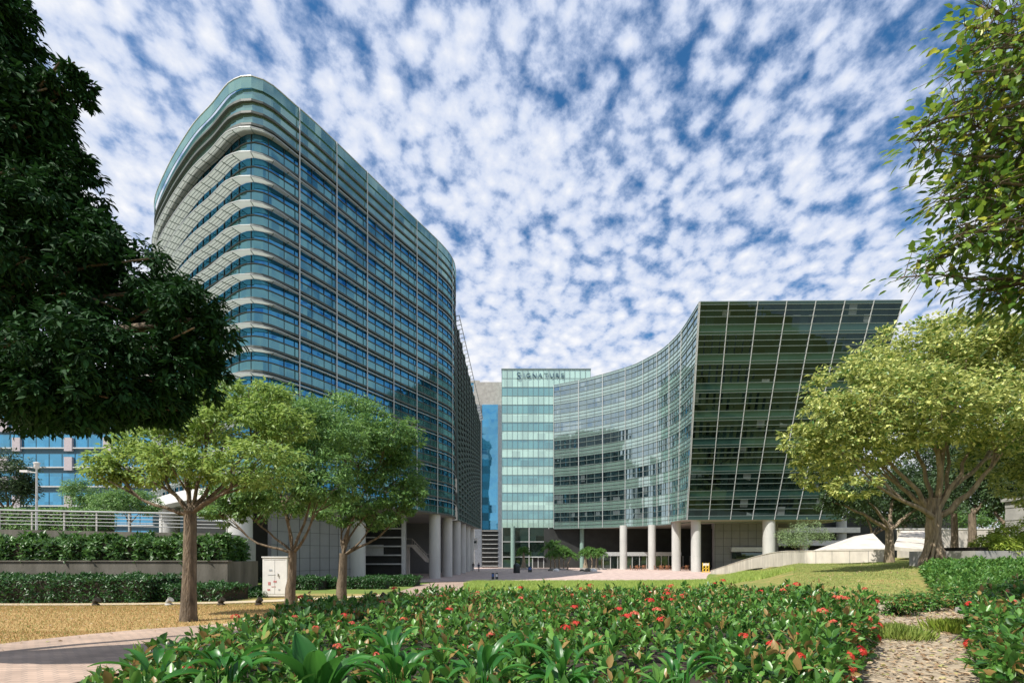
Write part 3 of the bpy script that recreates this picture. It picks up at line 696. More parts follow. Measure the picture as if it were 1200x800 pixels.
    dr = MB(); dr.box2((xa(624, yt), yt - .4, .02), (xa(637, yt), yt - .2, 2.5), 0); dr.build('entrance_door', M['darkvoid'], root)
    df = MB()
    for px in (624, 630.5, 637): x = xa(px, yt); df.box2((x - .09, yt - .48, .02), (x + .09, yt - .41, 2.6))
    df.box2((xa(623, yt), yt - .9, 2.6), (xa(638, yt), yt - .15, 2.72)); df.build('door_frame', M['bar'], root)
    gc_ = mat('green_column', (.22, .33, .29), .4)
    for px in (601, 682): ic = MB(); ic.lathe((xa(px, yt - .9), yt - .9, 0), [(.55, 0), (.55, z0 + .3)], 16); ic.build('entrance_column', gc_, root, True)
    # --- grey core to the left of the tower with a strip of blue glass
    yc = 124; zc = za(447, yc)
    co = MB(); co.box2((xa(555, yc), yc + .3, 0), (x0 - .05, yc + 12, zc)); co.build('concrete_core', M['concrete'], root)
    pr = MB(); pr.box2((xa(583.5, yc), yc - .2, 0), (xa(588, yc) , yc + .28, zc - 6)); pr.box2((xa(556, yc), yc - .2, 0), (xa(564.5, yc), yc + .28, zc - 6)); pr.build('core_piers', mat('blue_grey_cladding', (.15, .17, .2), .6, var=.25), root)
    bg_ = MB(); bg_.box2((xa(565, yc), yc - .05, za(620, yc)), (xa(583.5, yc), yc + .25, za(474, yc))); bg_.build('blue_glass_strip', M['blue'], root)
    lb = MB()
    for k in range(9): z = za(663, yc) + k * (za(622, yc) - za(663, yc)) / 8; lb.box2((xa(565, yc), yc - .5, z), (xa(583.4, yc), yc - .1, z + .14))
    lb.build('core_louvres', M['bar'], root)
    lk = MB(); lk.box2((xa(565, yc), yc - .05, 0), (xa(583.5, yc), yc + .2, za(620.5, yc))); lk.build('louvre_backing', M['darkvoid'], root)
right_building()

# ------------------------------------------------------------------ distant buildings
def block(name, label, x0, x1, y0, y1, z0, z1, floors, gm, sm, bays, group=None, rz=0):
    root = thing(name, label, 'building', ((x0 + x1) / 2, y0, 0), 0, group)
    b = MB(); b.box2((x0, y0, z0), (x1, y1, z1)); b.build('wall', sm, root)
    h = (z1 - z0) / floors; bw = (x1 - x0) / bays
    for k in range(floors):
        g = MB(); s = MB(); zz = z0 + k * h
        for j in range(bays):
            a = x0 + j * bw
            g.box2((a + bw * .04, y0 - .06, zz + h * .30), (a + bw * .96, y0 + .1, zz + h * .95))
        s.box2((x0 - .3, y0 - .5, zz + h * .22), (x1 + .3, y0 - .07, zz + h * .28)); g.build('window_strip', gm, root); s.build('floor_ledge', M['bar'], root)
    r = MB(); r.box2((x0 - .4, y0 - .4, z1 + .003), (x1 + .4, y1 + .4, z1 + .5)); r.build('roof', M['concrete'], root)
    return root
M['pinkpanel'] = mat('pale_panel', (.40, .36, .38), .6)
M['bluepanel'] = mat('blue_panel', (.03, .09, .13), .5, var=.3)
def blue_building():
    root = block('blue_glass_building', 'bright blue glass office block beyond the terrace on the far left', -142, -86, 116, 140, 0, 46, 10, M['blue'], M['bluepanel'], 18)
    for k in range(10):
        for j in (2, 6, 7, 11, 14):
            if (k + j) % 3: p = MB(); p.box2((-142 + j * 3.1 + 1, 115.4, 4.6 * k + .4), (-142 + j * 3.1 + 2.9, 115.9, 4.6 * k + 3.6)); p.build('wall_panel', M['pinkpanel'], root)
blue_building()
block('slim_blue_tower', 'sliver of blue glass building peeking out behind the raked dark wing', xa(540, 150), xa(560.5, 150), 150, 165, 0, za(448, 150), 12, M['blue'], M['bluepanel'], 6)
def low_right_building():
    root = thing('low_white_building', 'low white building with deep horizontal balconies beside the flaring glass front', 'building', (40, 120, 0))
    x0, x1 = xa(902, 118), xa(1004, 118)
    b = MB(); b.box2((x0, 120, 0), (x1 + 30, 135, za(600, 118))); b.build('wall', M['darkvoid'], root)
    for a, c, X1 in ((601, 607, 960), (618, 624, 1003), (633, 639, 1000)): s = MB(); s.box2((x0, 116.5, za(c, 118)), (xa(X1, 118), 119.9, za(a, 118))); s.build('balcony_slab', M['white'], root)
    for px in (941, 986): c = MB(); c.lathe((xa(px, 118), 118, 0), [(1.1, 0), (1.1, za(607, 118))], 16); c.build('column', M['column'], root, True)
low_right_building()
# unseen office block added behind the viewer to darken what the glass front mirrors
block('added_mirror_building', 'unseen office block added behind the viewer to darken the glass front', -10, 80, -120, -95, 1.5, 26, 6, M['tower_d'], M['whitewall'], 18)

# ------------------------------------------------------------------ terrace on the left: walls, railing, lamp
TP = [(-90, 28.6), (-34, 28.4), (-16.6, 28.0), (-16.4, 29.0), (-22.5, 42.5), (-32, 47), (-47, 60), (-52, 110), (-150, 110), (-150, 28.6)]
ter = MB(); ter.prism(TP, 0, 4.40); tag(ter.build('terrace', M['concrete']), kind='structure')
lowwall = thing('planter_wall', 'low stained concrete planter wall between the two rows of shrubs', 'wall', (-30, 25.1, 0))
w = MB(); w.box2((-60, 25.0, .5), (-14.7, 25.25, 2.86)); w.box2((-14.95, 25.26, .5), (-14.7, 28.0, 2.86)); w.build('wall_face', M['wallstain'], lowwall)
w = MB(); w.box2((-60, 24.94, 2.863), (-14.64, 25.31, 2.92)); w.build('coping', M['wallstain'], lowwall)
tw_ = thing('retaining_wall', 'stained concrete retaining wall directly below the steel railing', 'wall', (-30, 28.4, 0))
w = MB(); w.add([(-62, 28.3, 2), (-16.3, 27.7, 2), (-16.3, 27.7, 4.42), (-28.5, 27.9, 4.66), (-62, 28.3, 5.4), (-62, 28.55, 2), (-16.3, 27.95, 2), (-16.3, 27.95, 4.42), (-28.5, 28.15, 4.66), (-62, 28.55, 5.4)],
              [(0, 1, 2, 3, 4), (5, 6, 7, 8, 9), (0, 1, 6, 5), (1, 2, 7, 6), (2, 3, 8, 7), (3, 4, 9, 8), (4, 0, 5, 9)]); w.build('wall_face', M['wallstain'], tw_)
soil = MB(); soil.box2((-60, 25.3, .5), (-14.98, 27.9, 2.7)); tag(soil.build('planter_soil', M['soil']), kind='structure')
def railing():
    root = thing('steel_railing', 'stainless steel railing with five horizontal rails along the terrace edge', 'railing', (-28, 28.3, 4.6))
    pts = [(-62, 28.43, 5.42), (-28.5, 28.03, 4.68), (-16.4, 27.83, 4.44)]
    def P(f):
        x = -62 + f * 45.6; 
        if x < -28.5: t = (x + 62) / 33.5; return Vector(pts[0]).lerp(Vector(pts[1]), t)
        t = (x + 28.5) / 12.1; return Vector(pts[1]).lerp(Vector(pts[2]), t)
    N = 24
    for k in range(N + 1):
        p = P(k / N); m_ = MB(); m_.bar(p - Vector((0, 0, .1)), p + Vector((0, 0, 1.08)), .07, .05); m_.build('post', M['steel'], root)
    for h, r in ((1.1, .05), (.9, .022), (.7, .022), (.5, .022), (.3, .022)):
        m_ = MB(); m_.tube([P(0) + Vector((0, -.03, h)), P(.735) + Vector((0, -.03, h)), P(1) + Vector((0, -.03, h))], r, 8); m_.build('rail', M['steel'], root, True)
railing()
def lamp():
    D = 34; p = at(43, 620, D); root = thing('street_lamp', 'slim grey street lamp with a boxy head on the terrace', 'lamp', (p.x, D, 4.4))
    h = za(541, D) ; m_ = MB(); m_.tube([(p.x, D, 4.4), (p.x, D, h - .6), (p.x, D, h - .25)], [.085, .06, .06], 10); m_.build('pole', M['steel'], root, True)
    m_ = MB(); m_.lathe((p.x, D, 4.4), [(.2, 0), (.2, .05), (.11, .06), (.11, .35), (.085, .36)], 12); m_.build('base', M['steel'], root)
    m_ = MB(); m_.lathe((p.x, D, h - .5), [(.08, 0), (.16, .1), (.16, .36), (.2, .38), (.2, .44), (.05, .5)], 12); m_.build('lamp_head', M['white'], root, True)
    m_ = MB(); m_.bar((p.x, D, h - .75), (p.x - .65, D - .1, h - .68), .06); m_.box((p.x - .7, D - .1, h - .68), (.5, .3, .14), .1); m_.build('flood_light', M['white'], root)
lamp()

# ------------------------------------------------------------------ ramp wall and canopies on the right
def ramp():
    root = thing('ramp_wall', 'long curving white parapet wall sweeping round the grassy mound', 'wall', (31, 60, 0))
    key = [(833, 672, 668.5, 81), (850, 670, 663, 75), (875, 662, 655, 66), (898, 658.5, 649, 59), (917, 657.3, 646, 54.5), (934, 657.8, 645.6, 51), (946, 660.5, 645.5, 48), (975, 661, 645.2, 46.5), (1010, 658.5, 644.8, 45), (1045, 655.5, 644.5, 43.5)]
    bot = crspline([(xa(p, D), D, za(b, D) - .6) for p, b, t, D in key], 5); top = crspline([(xa(p, D), D, za(t, D)) for p, b, t, D in key], 5)
    nr = normals2d([Vector(v) for v in top]); mb = MB()
    for i in range(len(top)):
        n_ = -nr[i]; o = n_ * .28
        b = bot[i].copy(); b.x = top[i].x; b.y = top[i].y
        mb.v += [tuple(b), tuple(top[i]), tuple(top[i] + o), tuple(b + o)]
    for i in range(len(top) - 1):
        q = 4 * i
        for a, c in ((0, 1), (1, 2), (2, 3), (3, 0)): mb.f.append((q + a, q + 4 + a, q + 4 + c, q + c)); mb.m.append(0)
    e = 4 * (len(top) - 1); mb.f += [(0, 1, 2, 3), (e + 3, e + 2, e + 1, e)]; mb.m += [0, 0]
    mb.build('wall_face', M['whitewall'], root)
    jb = MB()
    for i in range(2, len(top) - 1, 3): q = top[i] - nr[i] * -.004; jb.bar(q + nr[i] * .004, Vector((q.x + nr[i].x * .004, q.y + nr[i].y * .004, bot[i].z)), .03, .03)
    for i in range(len(top) - 1): jb.bar(top[i] - nr[i] * .14 + Vector((0, 0, .04)), top[i + 1] - nr[i + 1] * .14 + Vector((0, 0, .04)), .36, .07, 1)
    jb.build('coping', [M['concrete'], M['whitewall']], root)
ramp()
def roofs():
    root = thing('ramp_canopy', 'low white pitched canopy roof behind the curving parapet wall', 'canopy', (34, 52, 0))
    m_ = MB(); A = at(952, 645, 58); Bq = at(1001, 628, 60); Pk = at(1023, 624.5, 56); Dn = at(1040, 642, 49); E = at(968, 643.5, 49)
    vs = [A, Bq, Pk, Dn, E]; lo = [v - Vector((0, 0, .3)) for v in vs]
    m_.add(vs + lo, [(0, 1, 2), (0, 2, 4), (4, 2, 3), (5, 7, 6), (5, 9, 7), (9, 8, 7)] + [(i, (i + 1) % 5, 5 + (i + 1) % 5, 5 + i) for i in range(5)]); m_.build('roof', M['whitewall'], root)
    s = MB(); s.box2((xa(985, 50), 50.2, 1.5), (xa(1038, 50), 50.5, za(644, 50))); s.build('wall', M['darkvoid'], root)
    root = thing('sloping_canopy', 'white sloping canopy roof with modelled shadow strips right of the small forked tree', 'canopy', (45, 55, 0))
    m_ = MB(); q = [at(1047, 640, 48), at(1090, 644, 48), at(1100, 621, 62), at(1056, 621.5, 62)]; lo = [v - Vector((0, 0, .35)) for v in q]
    m_.add(q + lo, [(0, 1, 2, 3), (7, 6, 5, 4)] + [(i, (i + 1) % 4, 4 + (i + 1) % 4, 4 + i) for i in range(4)]); m_.build('roof', M['whitewall'], root)
    s = MB()
    for f in (.25, .55, .8): s.bar(q[0].lerp(q[3], f) + Vector((0, 0, .06)), q[1].lerp(q[2], f * .8) + Vector((0, 0, .06)), .08, .06)  # dark bars laid on the roof in place of cast shadows
    s.build('shadow_strip', M['bar_dark'], root)
    root = thing('boundary_wall', 'long cream boundary wall behind the big fig tree', 'wall', (55, 64, 0))
    m_ = MB(); m_.box2((xa(1054, 64), 64, 2), (xa(1165, 64), 64.4, za(620, 64))); m_.build('wall_face', M['whitewall'], root)
    m_ = MB(); m_.box2((xa(1054, 64) - .1, 63.93, za(620, 64) + .003), (xa(1165, 64) + .1, 64.47, za(620, 64) + .14)); m_.build('coping', M['white'], root)
    root = thing('concrete_planter', 'grey concrete planter box holding the lime green bush on the right', 'planter', (xa(1170, 24), 24, 3))
    m_ = MB(); x0 = xa(1143, 24); m_.box2((x0, 24, 2), (x0 + 9, 24.2, za(645, 24))); m_.box2((x0, 24.21, 2), (x0 + .2, 28, za(645, 24))); m_.build('planter_wall_face', M['concrete'], root)
    m_ = MB(); m_.box2((x0 + .21, 24.21, 2), (x0 + 9, 28, za(645, 24) - .1)); m_.build('soil', M['soil'], root)
    root = thing('gate_pillar', 'pale stone pillar with stacked bands at the right edge', 'pillar', (xa(1196, 34), 34, 3))
    m_ = MB(); cx = xa(1208, 34)
    for k in range(9): m_.box2((cx - .6 + (.03 if k % 2 else 0), 34, 3 + k * .45), (cx + .6, 35.2, 3 + k * .45 + .45 - .004))
    m_.box2((cx - .75, 33.85, 7.055), (cx + .75, 35.35, 7.3)); m_.build('pillar_shaft', M['concrete'], root)
roofs()

# ------------------------------------------------------------------ foliage
def unit(v): return v / np.maximum(np.linalg.norm(v, axis=1, keepdims=True), 1e-9)
T_NEAR = (np.array([[0, 0, 0], [.28, -.42, .04], [.28, .42, .04], [.28, 0, -.03], [.65, -.40, .03], [.65, .40, .03], [.65, 0, -.05], [1, 0, -.12]]),
          np.array([[0, 1, 3, 3], [0, 3, 2, 2], [1, 4, 6, 3], [3, 6, 5, 2], [4, 7, 6, 6], [6, 7, 5, 5]]))
T_FAR = (np.array([[0, 0, 0], [.45, -.45, .08], [1, 0, -.08], [.45, .45, .08]]), np.array([[0, 1, 2, 2], [0, 2, 3, 3]]))
def leaf_arrays(pos, axis, nrm, length, width, tpl):
    tv, tf = tpl; n = len(pos)
    a = unit(axis); s = unit(np.cross(nrm, a)); u = np.cross(a, s)
    L = length[:, None, None]; Wd = width[:, None, None]
    V = pos[:, None, :] + a[:, None, :] * tv[None, :, 0:1] * L + s[:, None, :] * tv[None, :, 1:2] * Wd + u[:, None, :] * tv[None, :, 2:3] * L
    k = len(tv); Fq = tf[None] + (np.arange(n) * k)[:, None, None]
    return V.reshape(-1, 3), Fq.reshape(-1, 4)
def make_leaves(name, pos, axis, nrm, length, width, tpl, m, parent=None):
    V, Fq = leaf_arrays(pos, axis, nrm, length, width, tpl)
    # triangles padded as quads: split
    tri = Fq[:, 2] == Fq[:, 3]
    A = Fq[tri][:, :3]; Q = Fq[~tri]
    A = np.concatenate([A, Q[:, [0, 1, 2]], Q[:, [0, 2, 3]]]) if len(Q) else A
    return np_mesh(name, V, A, m, parent)
def crown_points(ells, n, sub=40, subr=.3, shell=.55, seed=0, flat=.75):
    """ells: (cx,cy,cz,rx,ry,rz,weight). Leaves gather in clumps spread through each ellipsoid."""
    g = np.random.default_rng(seed); P = []; O = []
    wt = np.array([e[6] if len(e) > 6 else e[3] * e[4] + e[3] * e[5] for e in ells], float); wt /= wt.sum()
    for e, w_ in zip(ells, wt):
        c = np.array(e[:3]); r = np.array(e[3:6]); ns = max(3, int(sub * w_ * len(ells)))
        d = unit(g.normal(size=(ns, 3))); rad = g.uniform(shell, 1.0, (ns, 1)) ** .6; cc = c + d * r * rad * (1 - subr * .6)
        m_ = int(n * w_); idx = g.integers(0, ns, m_); sr = subr * g.uniform(.6, 1.3, ns)
        q = unit(g.normal(size=(m_, 3))) * (g.uniform(0, 1, (m_, 1)) ** .4)
        p = cc[idx] + q * r.mean() * sr[idx][:, None] * np.array([1, 1, flat])
        P.append(p); O.append(q + .35 * d[idx])
    return np.concatenate(P), np.concatenate(O)
def crown(name, ells, n, size, m, parent, tpl=T_FAR, sub=40, subr=.3, shell=.55, seed=0, droop=.35, up=.8, flat=.75, asp=.42):
    P, O = crown_points(ells, n, sub, subr, shell, seed, flat); g = np.random.default_rng(seed + 99); k = len(P)
    ax = unit(O) * .8 + g.normal(size=(k, 3)) * .6; ax[:, 2] = ax[:, 2] * .6 - droop
    nr = unit(O) * .55 + np.array([0, 0, up]) + g.normal(size=(k, 3)) * .4
    ln = size * g.uniform(.7, 1.3, k)
    return make_leaves(name, P, ax, nr, ln, ln * asp * g.uniform(.8, 1.2, k) * 1.0, tpl, m, parent)
def limb(mb, a, b, r0, r1, bend=.12, n=7, seg=8, lift=0):
    a = Vector(a); b = Vector(b); L = (b - a).length; pts = []; off = Vector((random.uniform(-1, 1), random.uniform(-1, 1), random.uniform(-.4, 1))) * bend * L
    for i in range(n + 1):
        t = i / n; p = a.lerp(b, t) + off * math.sin(math.pi * t) * (1 - .3 * t) + Vector((0, 0, lift * L * math.sin(math.pi * t)))
        if 0 < i < n: p += Vector((random.uniform(-1, 1), random.uniform(-1, 1), random.uniform(-1, 1))) * L * .015
        pts.append(p)
    rad = [r0 + (r1 - r0) * (i / n) for i in range(n + 1)]
    mb.tube(pts, rad, seg, jit=.07); return pts
def twigs(mb, tips, centre_pts, r=.02, k=3):
    for p in tips:
        for _ in range(k):
            q = Vector(p) + Vector((random.gauss(0, 1), random.gauss(0, 1), random.gauss(.3, .6))) * .6; mb.tube([p, Vector(p).lerp(q, .5) + Vector((0, 0, .08)), q], [r, r * .7, r * .35], 5)

def light_tree(px, base_py, D, trunk_px, fork_py, ells_px, label, m, n, size, seed, lean=0, name='shade_tree', barkm='bark', limbs=None):
    """ells_px: list of (px, py, rx px, rz px, dD). """
    x = xa(px, D); z = gz(x, D); root = thing(name, label, 'tree', (x, D, z))
    r = trunk_px / 2 / F * D; zf = za(fork_py, D); mb = MB(); random.seed(seed)
    fx = x + lean
    pts = [Vector((x, D, z - .15)), Vector((x, D, z + .15)), Vector((x, D, z + .5)).lerp(Vector((fx, D, zf)), .12), Vector((x + .03, D, z)).lerp(Vector((fx, D, zf)), .5), Vector((fx, D, zf))]
    mb.tube(pts, [r * 1.35, r * 1.12, r * .98, r * .88, r * .82], 12, jit=.05)
    E = []
    for (ex, ey, rx, rz, dd) in ells_px:
        d = D + dd; E.append((xa(ex, d), d, za(ey, d), rx / F * d, rx / F * d * .9, rz / F * d))
    f = Vector((fx, D, zf - r * .5)); hubs = []
    for i, e in enumerate(E):
        c = Vector((e[0], e[1], e[2] - e[5] * .35)); p = limb(mb, f, c, r * random.uniform(.26, .38), r * .08, .1, lift=-.06)
        for _ in range(4):
            q = Vector((e[0] + random.uniform(-.75, .75) * e[3], e[1] + random.uniform(-.75, .75) * e[4], e[2] + random.uniform(-.2, .6) * e[5]))
            limb(mb, p[random.choice((4, 5, 6, 7))], q, r * .15, r * .04, .1, 5, 6)
    mb.build('trunk', M[barkm], root, True)
    crown('crown', E, n, size, m, root, T_FAR, sub=64, subr=.235, seed=seed, shell=.35, flat=.5, droop=.3, up=1.0)
    return root

# tree 1..3 by the lawn
light_tree(221, 725, 13.0, 16, 598, [(215, 545, 55, 30, 0), (160, 545, 55, 30, .6), (270, 500, 60, 34, .5), (300, 545, 60, 34, -.4), (225, 490, 50, 28, 1.2), (330, 500, 42, 28, .8), (130, 555, 30, 22, .2), (255, 465, 45, 26, 1), (185, 515, 48, 30, .8), (310, 470, 40, 24, 1.2)],
           'young tree with bare stout trunk and thin yellow green crown, left of the cabinet', M['lf_light'], 20000, .15, 11, lean=.05)
light_tree(340, 712, 18.3, 11, 645, [(330, 565, 62, 45, 0), (285, 585, 50, 32, .8), (262, 600, 32, 18, .4), (370, 505, 70, 42, .5), (325, 480, 55, 32, 1), (375, 560, 50, 45, -.6)],
           'leafy tree with a slim trunk just right of the white cabinet', M['lf_mid'], 26000, .17, 12, lean=.1)
light_tree(400, 703, 23.3, 11, 648, [(420, 530, 65, 48, 0), (460, 560, 48, 42, .6), (405, 490, 60, 34, 1), (455, 510, 45, 28, -.4), (440, 598, 45, 24, .2), (478, 580, 30, 26, 0), (400, 600, 40, 20, .4)],
           'rightmost of the three lawn trees, its dense green crown against the teal tower', M['lf_mid'], 26000, .2, 13, lean=.1)

def fig_tree():
    D = 26; x = xa(1094, D); z = gz(x, D); root = thing('fig_tree', 'large spreading fig tree with twisted aerial root trunk on the mound', 'tree', (x, D, z)); random.seed(5)
    mb = MB(); fz = za(590, D)
    for k in range(15):       # fused roots
        a = 2 * math.pi * k / 15 + random.uniform(-.12, .12); r0 = .66 * random.uniform(.7, 1.15); r1 = .27 * random.uniform(.9, 1.2)
        p = [Vector((x + r0 * math.cos(a) * 1.0, D + r0 * math.sin(a) * .8, z - .2)), Vector((x + r0 * .72 * math.cos(a + .15), D + r0 * .72 * math.sin(a + .15), z + .4)),
             Vector((x + r1 * math.cos(a + .5), D + r1 * math.sin(a + .5), z + 1.3)), Vector((x + r1 * math.cos(a + .9), D + r1 * math.sin(a + .9), z + 2.2)), Vector((x + .27 * math.cos(a + 1.1) , D + .27 * math.sin(a + 1.1), fz + .3))]
        mb.tube([Vector(v) for v in crspline([tuple(q) for q in p], 4)], [.115 * random.uniform(.6, 1.3) * (1 - .02 * q_) for q_ in range(17)], 8, jit=.15)
    mb.tube([(x, D, z - .2), (x, D, z + 1), (x, D, fz)], [.28, .22, .22], 12, jit=.1)
    ends = [(1010, 560, -1), (1000, 500, 0), (1050, 480, 1), (1075, 470, -1), (1110, 470, 2), (1150, 500, 0), (1180, 520, -2), (1210, 500, 2), (1035, 545, 2), (1130, 440, 0)]
    for ex, ey, dd in ends:
        d = D + dd; src = (x + random.uniform(-.3, .3), D + random.uniform(-.2, .2), fz - random.uniform(-.2, .9))
        p = limb(mb, src, (xa(ex, d), d, za(ey, d)), random.uniform(.11, .18), .045, .1, 8, 9, lift=-.05)
        for _ in range(3): limb(mb, p[random.choice((4, 5, 6))], (xa(ex, d) + random.uniform(-1.5, 1.5), d + random.uniform(-1.5, 1.5), za(ey, d) + random.uniform(.5, 2)), .07, .02, .1, 5, 6)
    mb.build('trunk', M['bark_pale'], root, True)
    E = []
    for ex, ey, rx, rz, dd in [(985, 525, 55, 42, 0), (975, 495, 40, 35, -1), (1010, 455, 62, 45, 0), (1060, 420, 65, 42, .5), (1110, 420, 70, 50, 1), (1170, 420, 70, 50, 1), (1220, 430, 75, 60, 0),
                                (1060, 480, 80, 50, -1.8), (1130, 480, 80, 42, -2), (1200, 490, 75, 45, -2), (1100, 455, 90, 50, 3), (1010, 520, 60, 35, 2.5), (1250, 520, 60, 60, 1), (960, 550, 32, 24, .5), (1000, 570, 30, 16, -1), (1140, 395, 50, 25, 0), (940, 515, 30, 20, 0), (1180, 540, 50, 26, 3), (1220, 560, 50, 36, 3)]:
        d = D + dd; E.append((xa(ex, d), d, za(ey, d), rx / F * d, rx / F * d, rz / F * d))
    crown('crown', E, 75000, .24, M['lf_fig'], root, T_FAR, sub=190, subr=.135, seed=21, shell=.55, droop=.15, flat=.6, up=1.0, asp=.55)
fig_tree()

def generic_tree(name, label, px, D, base, ells, m, n, size, seed, r=.25, group=None, barkm='bark', forks=1):
    x = xa(px, D); root = thing(name, label, 'tree', (x, D, base), 0, group); random.seed(seed); mb = MB()
    E = []
    for ex, ey, rx, rz, dd in ells:
        d = D + dd; E.append((xa(ex, d), d, za(ey, d), rx / F * d, rx / F * d, rz / F * d))
    zc = min(e[2] for e in E); h = max(1.2, (zc - base) * .5)
    mb.tube([(x, D, base - .2), (x + .05, D, base + h * .5), (x, D, base + h)], [r * 1.3, r, r * .85], 10, jit=.06)
    for e in E: limb(mb, (x, D, base + h - .1), (e[0], e[1], e[2] - e[5] * .2), r * .55, r * .15, .1)
    mb.build('trunk', M[barkm], root, True)
    crown('crown', E, n, size, m, root, T_FAR, sub=30, subr=.36, seed=seed, shell=.3)
    return root
generic_tree('forked_tree', 'small forked tree leaning over the end of the white parapet wall', 1042, 39, 2.75, [(1010, 575, 45, 22, 0), (1050, 565, 45, 25, 1), (1085, 580, 40, 25, 0), (975, 585, 25, 15, 1)], M['lf_far'], 9000, .3, 31, .3, barkm='bark_pale')
G = 'dark trees behind the mound'
generic_tree('background_tree', 'dark tree standing behind the boundary wall near its left end', 1060, 72, 3, [(1035, 585, 55, 38, 0), (1085, 575, 55, 50, 2)], M['lf_far'], 9000, .45, 32, .35, G)
generic_tree('background_tree', 'dark slim trunked tree seen between the fig trunk and the lime bush', 1118, 52, 3, [(1100, 550, 60, 48, 0), (1145, 535, 65, 58, 2)], M['lf_far'], 12000, .38, 33, .3, G)
generic_tree('background_tree', 'dark tree with a slanting trunk above the left end of the lime bush', 1139, 47, 3, [(1150, 555, 60, 48, 2), (1185, 535, 60, 60, 0)], M['lf_far'], 12000, .38, 34, .32, G)
generic_tree('background_tree', 'dark tree at the right edge behind the stone pillar', 1180, 45, 3, [(1205, 565, 55, 45, 0), (1165, 580, 36, 30, 2), (1230, 530, 60, 60, 2)], M['lf_far'], 11000, .38, 35, .35, G)
generic_tree('background_tree', 'low dark spreading tree directly behind the small forked tree', 1022, 66, 3, [(1000, 590, 36, 18, 0), (1040, 598, 40, 20, 1), (1085, 600, 34, 18, 0)], M['lf_far'], 9000, .4, 38, .3, G)
generic_tree('background_tree', 'hazy far tree glimpsed beyond the cream boundary wall', 1160, 105, 3, [(1145, 600, 30, 22, 0), (1185, 595, 40, 25, 3)], M['lf_mid'], 7000, .6, 36, .35, G)
generic_tree('pale_shrub_tree', 'small feathery pale green tree in front of the glass block right corner', 938, 66, 2.2, [(922, 628, 18, 12, 0), (945, 619, 20, 11, .5), (962, 628, 16, 9, 1), (938, 634, 20, 8, -.5)], M['lf_pale'], 3200, .25, 37, .08, barkm='bark_pale')
# left background
generic_tree('terrace_tree', 'dark dense tree on the terrace at the left edge', 10, 44, 4.4, [(5, 555, 34, 34, 0), (-30, 560, 40, 40, 1), (22, 575, 20, 24, 0)], M['lf_far'], 12000, .28, 41, .22)
generic_tree('olive_shrub_tree', 'round olive green bushy tree behind the railing near the teal tower', 152, 46, 4.4, [(150, 585, 24, 20, 0), (170, 590, 20, 16, 0), (128, 590, 20, 14, 0)], M['lf_mid'], 9000, .22, 42, .12)
generic_tree('leafy_street_tree', 'green tree in front of the blue glass building behind the railing', 100, 70, 4.4, [(95, 578, 22, 20, 0), (118, 585, 20, 14, 0)], M['lf_mid'], 5000, .35, 43, .15)

# row of trees added out of view so the glass mirrors something dark
G = 'trees added behind the viewer'
def mirror_tree(x, y, s, seed):
    root = thing('added_mirror_tree', 'broad unseen tree added behind the viewer for the glass to mirror', 'tree', (x, y, 1.5), 0, G); mb = MB(); random.seed(seed)
    mb.tube([(x, y, 1.3), (x, y, 5 * s)], [.4, .3], 8); mb.build('trunk', M['bark'], root, True)
    crown('crown', [(x, y, 8.5 * s, 5.5 * s, 5.5 * s, 4 * s), (x + 3, y, 7 * s, 4 * s, 4 * s, 3 * s), (x - 3, y + 1, 7.5 * s, 4 * s, 4 * s, 3 * s)], 2600, .9, M['lf_far'], root, T_FAR, sub=22, seed=seed)
for i, (x, y, s) in enumerate([(-38, -30, 1.1), (-22, -34, 1.2), (-6, -32, 1.0), (9, -36, 1.3), (24, -30, 1.1), (40, -36, 1.2), (56, -30, 1.1), (72, -34, 1.3)]): mirror_tree(x, y, s, 300 + i)

def dark_tree():
    root = thing('overhanging_dark_tree', 'huge dark leafy tree overhanging the whole left side of the view', 'tree', (-11.2, 6.2, 1.5)); mb = MB(); random.seed(8)
    mb.tube([(-11.2, 6.2, 1.3), (-11.1, 6.2, 3), (-10.9, 6.3, 5)], [.5, .38, .34], 14, jit=.06)
    E = []
    for ex, ey, rx, rz, D0 in [(225, 375, 55, 50, 8.6), (150, 345, 70, 75, 9), (110, 430, 85, 75, 8.2), (215, 430, 50, 45, 8.6), (40, 300, 85, 100, 8.6), (-40, 200, 110, 130, 9), (20, 150, 62, 80, 9), (-30, 60, 75, 90, 9), (-10, 10, 42, 55, 9),
                              (20, 440, 90, 70, 9), (-80, 380, 110, 110, 9), (75, 255, 45, 50, 9), (60, 470, 80, 35, 8.2), (160, 470, 70, 25, 8.6), (-140, 120, 120, 130, 10), (45, 130, 35, 45, 9), (78, 205, 44, 36, 9), (108, 285, 46, 40, 9), (78, 100, 28, 30, 9)]:
        D = D0 * .72; E.append((xa(ex, D), D, za(ey, D), rx / F * D, rx / F * D * 1.1, rz / F * D))
    for e in E:
        p = limb(mb, (-10.9, 6.3, 4.8), (e[0], e[1], e[2]), .15, .03, .1, 8, 8)
        for _ in range(3): limb(mb, p[random.choice((4, 5, 6))], (e[0] + random.uniform(-.7, .7) * e[3], e[1] + random.uniform(-.7, .7) * e[4], e[2] + random.uniform(-.7, .7) * e[5]), .035, .01, .1, 5, 5)
    mb.build('trunk', M['bark'], root, True)
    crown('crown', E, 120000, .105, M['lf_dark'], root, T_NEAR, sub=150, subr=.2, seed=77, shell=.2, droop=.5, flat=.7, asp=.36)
dark_tree()

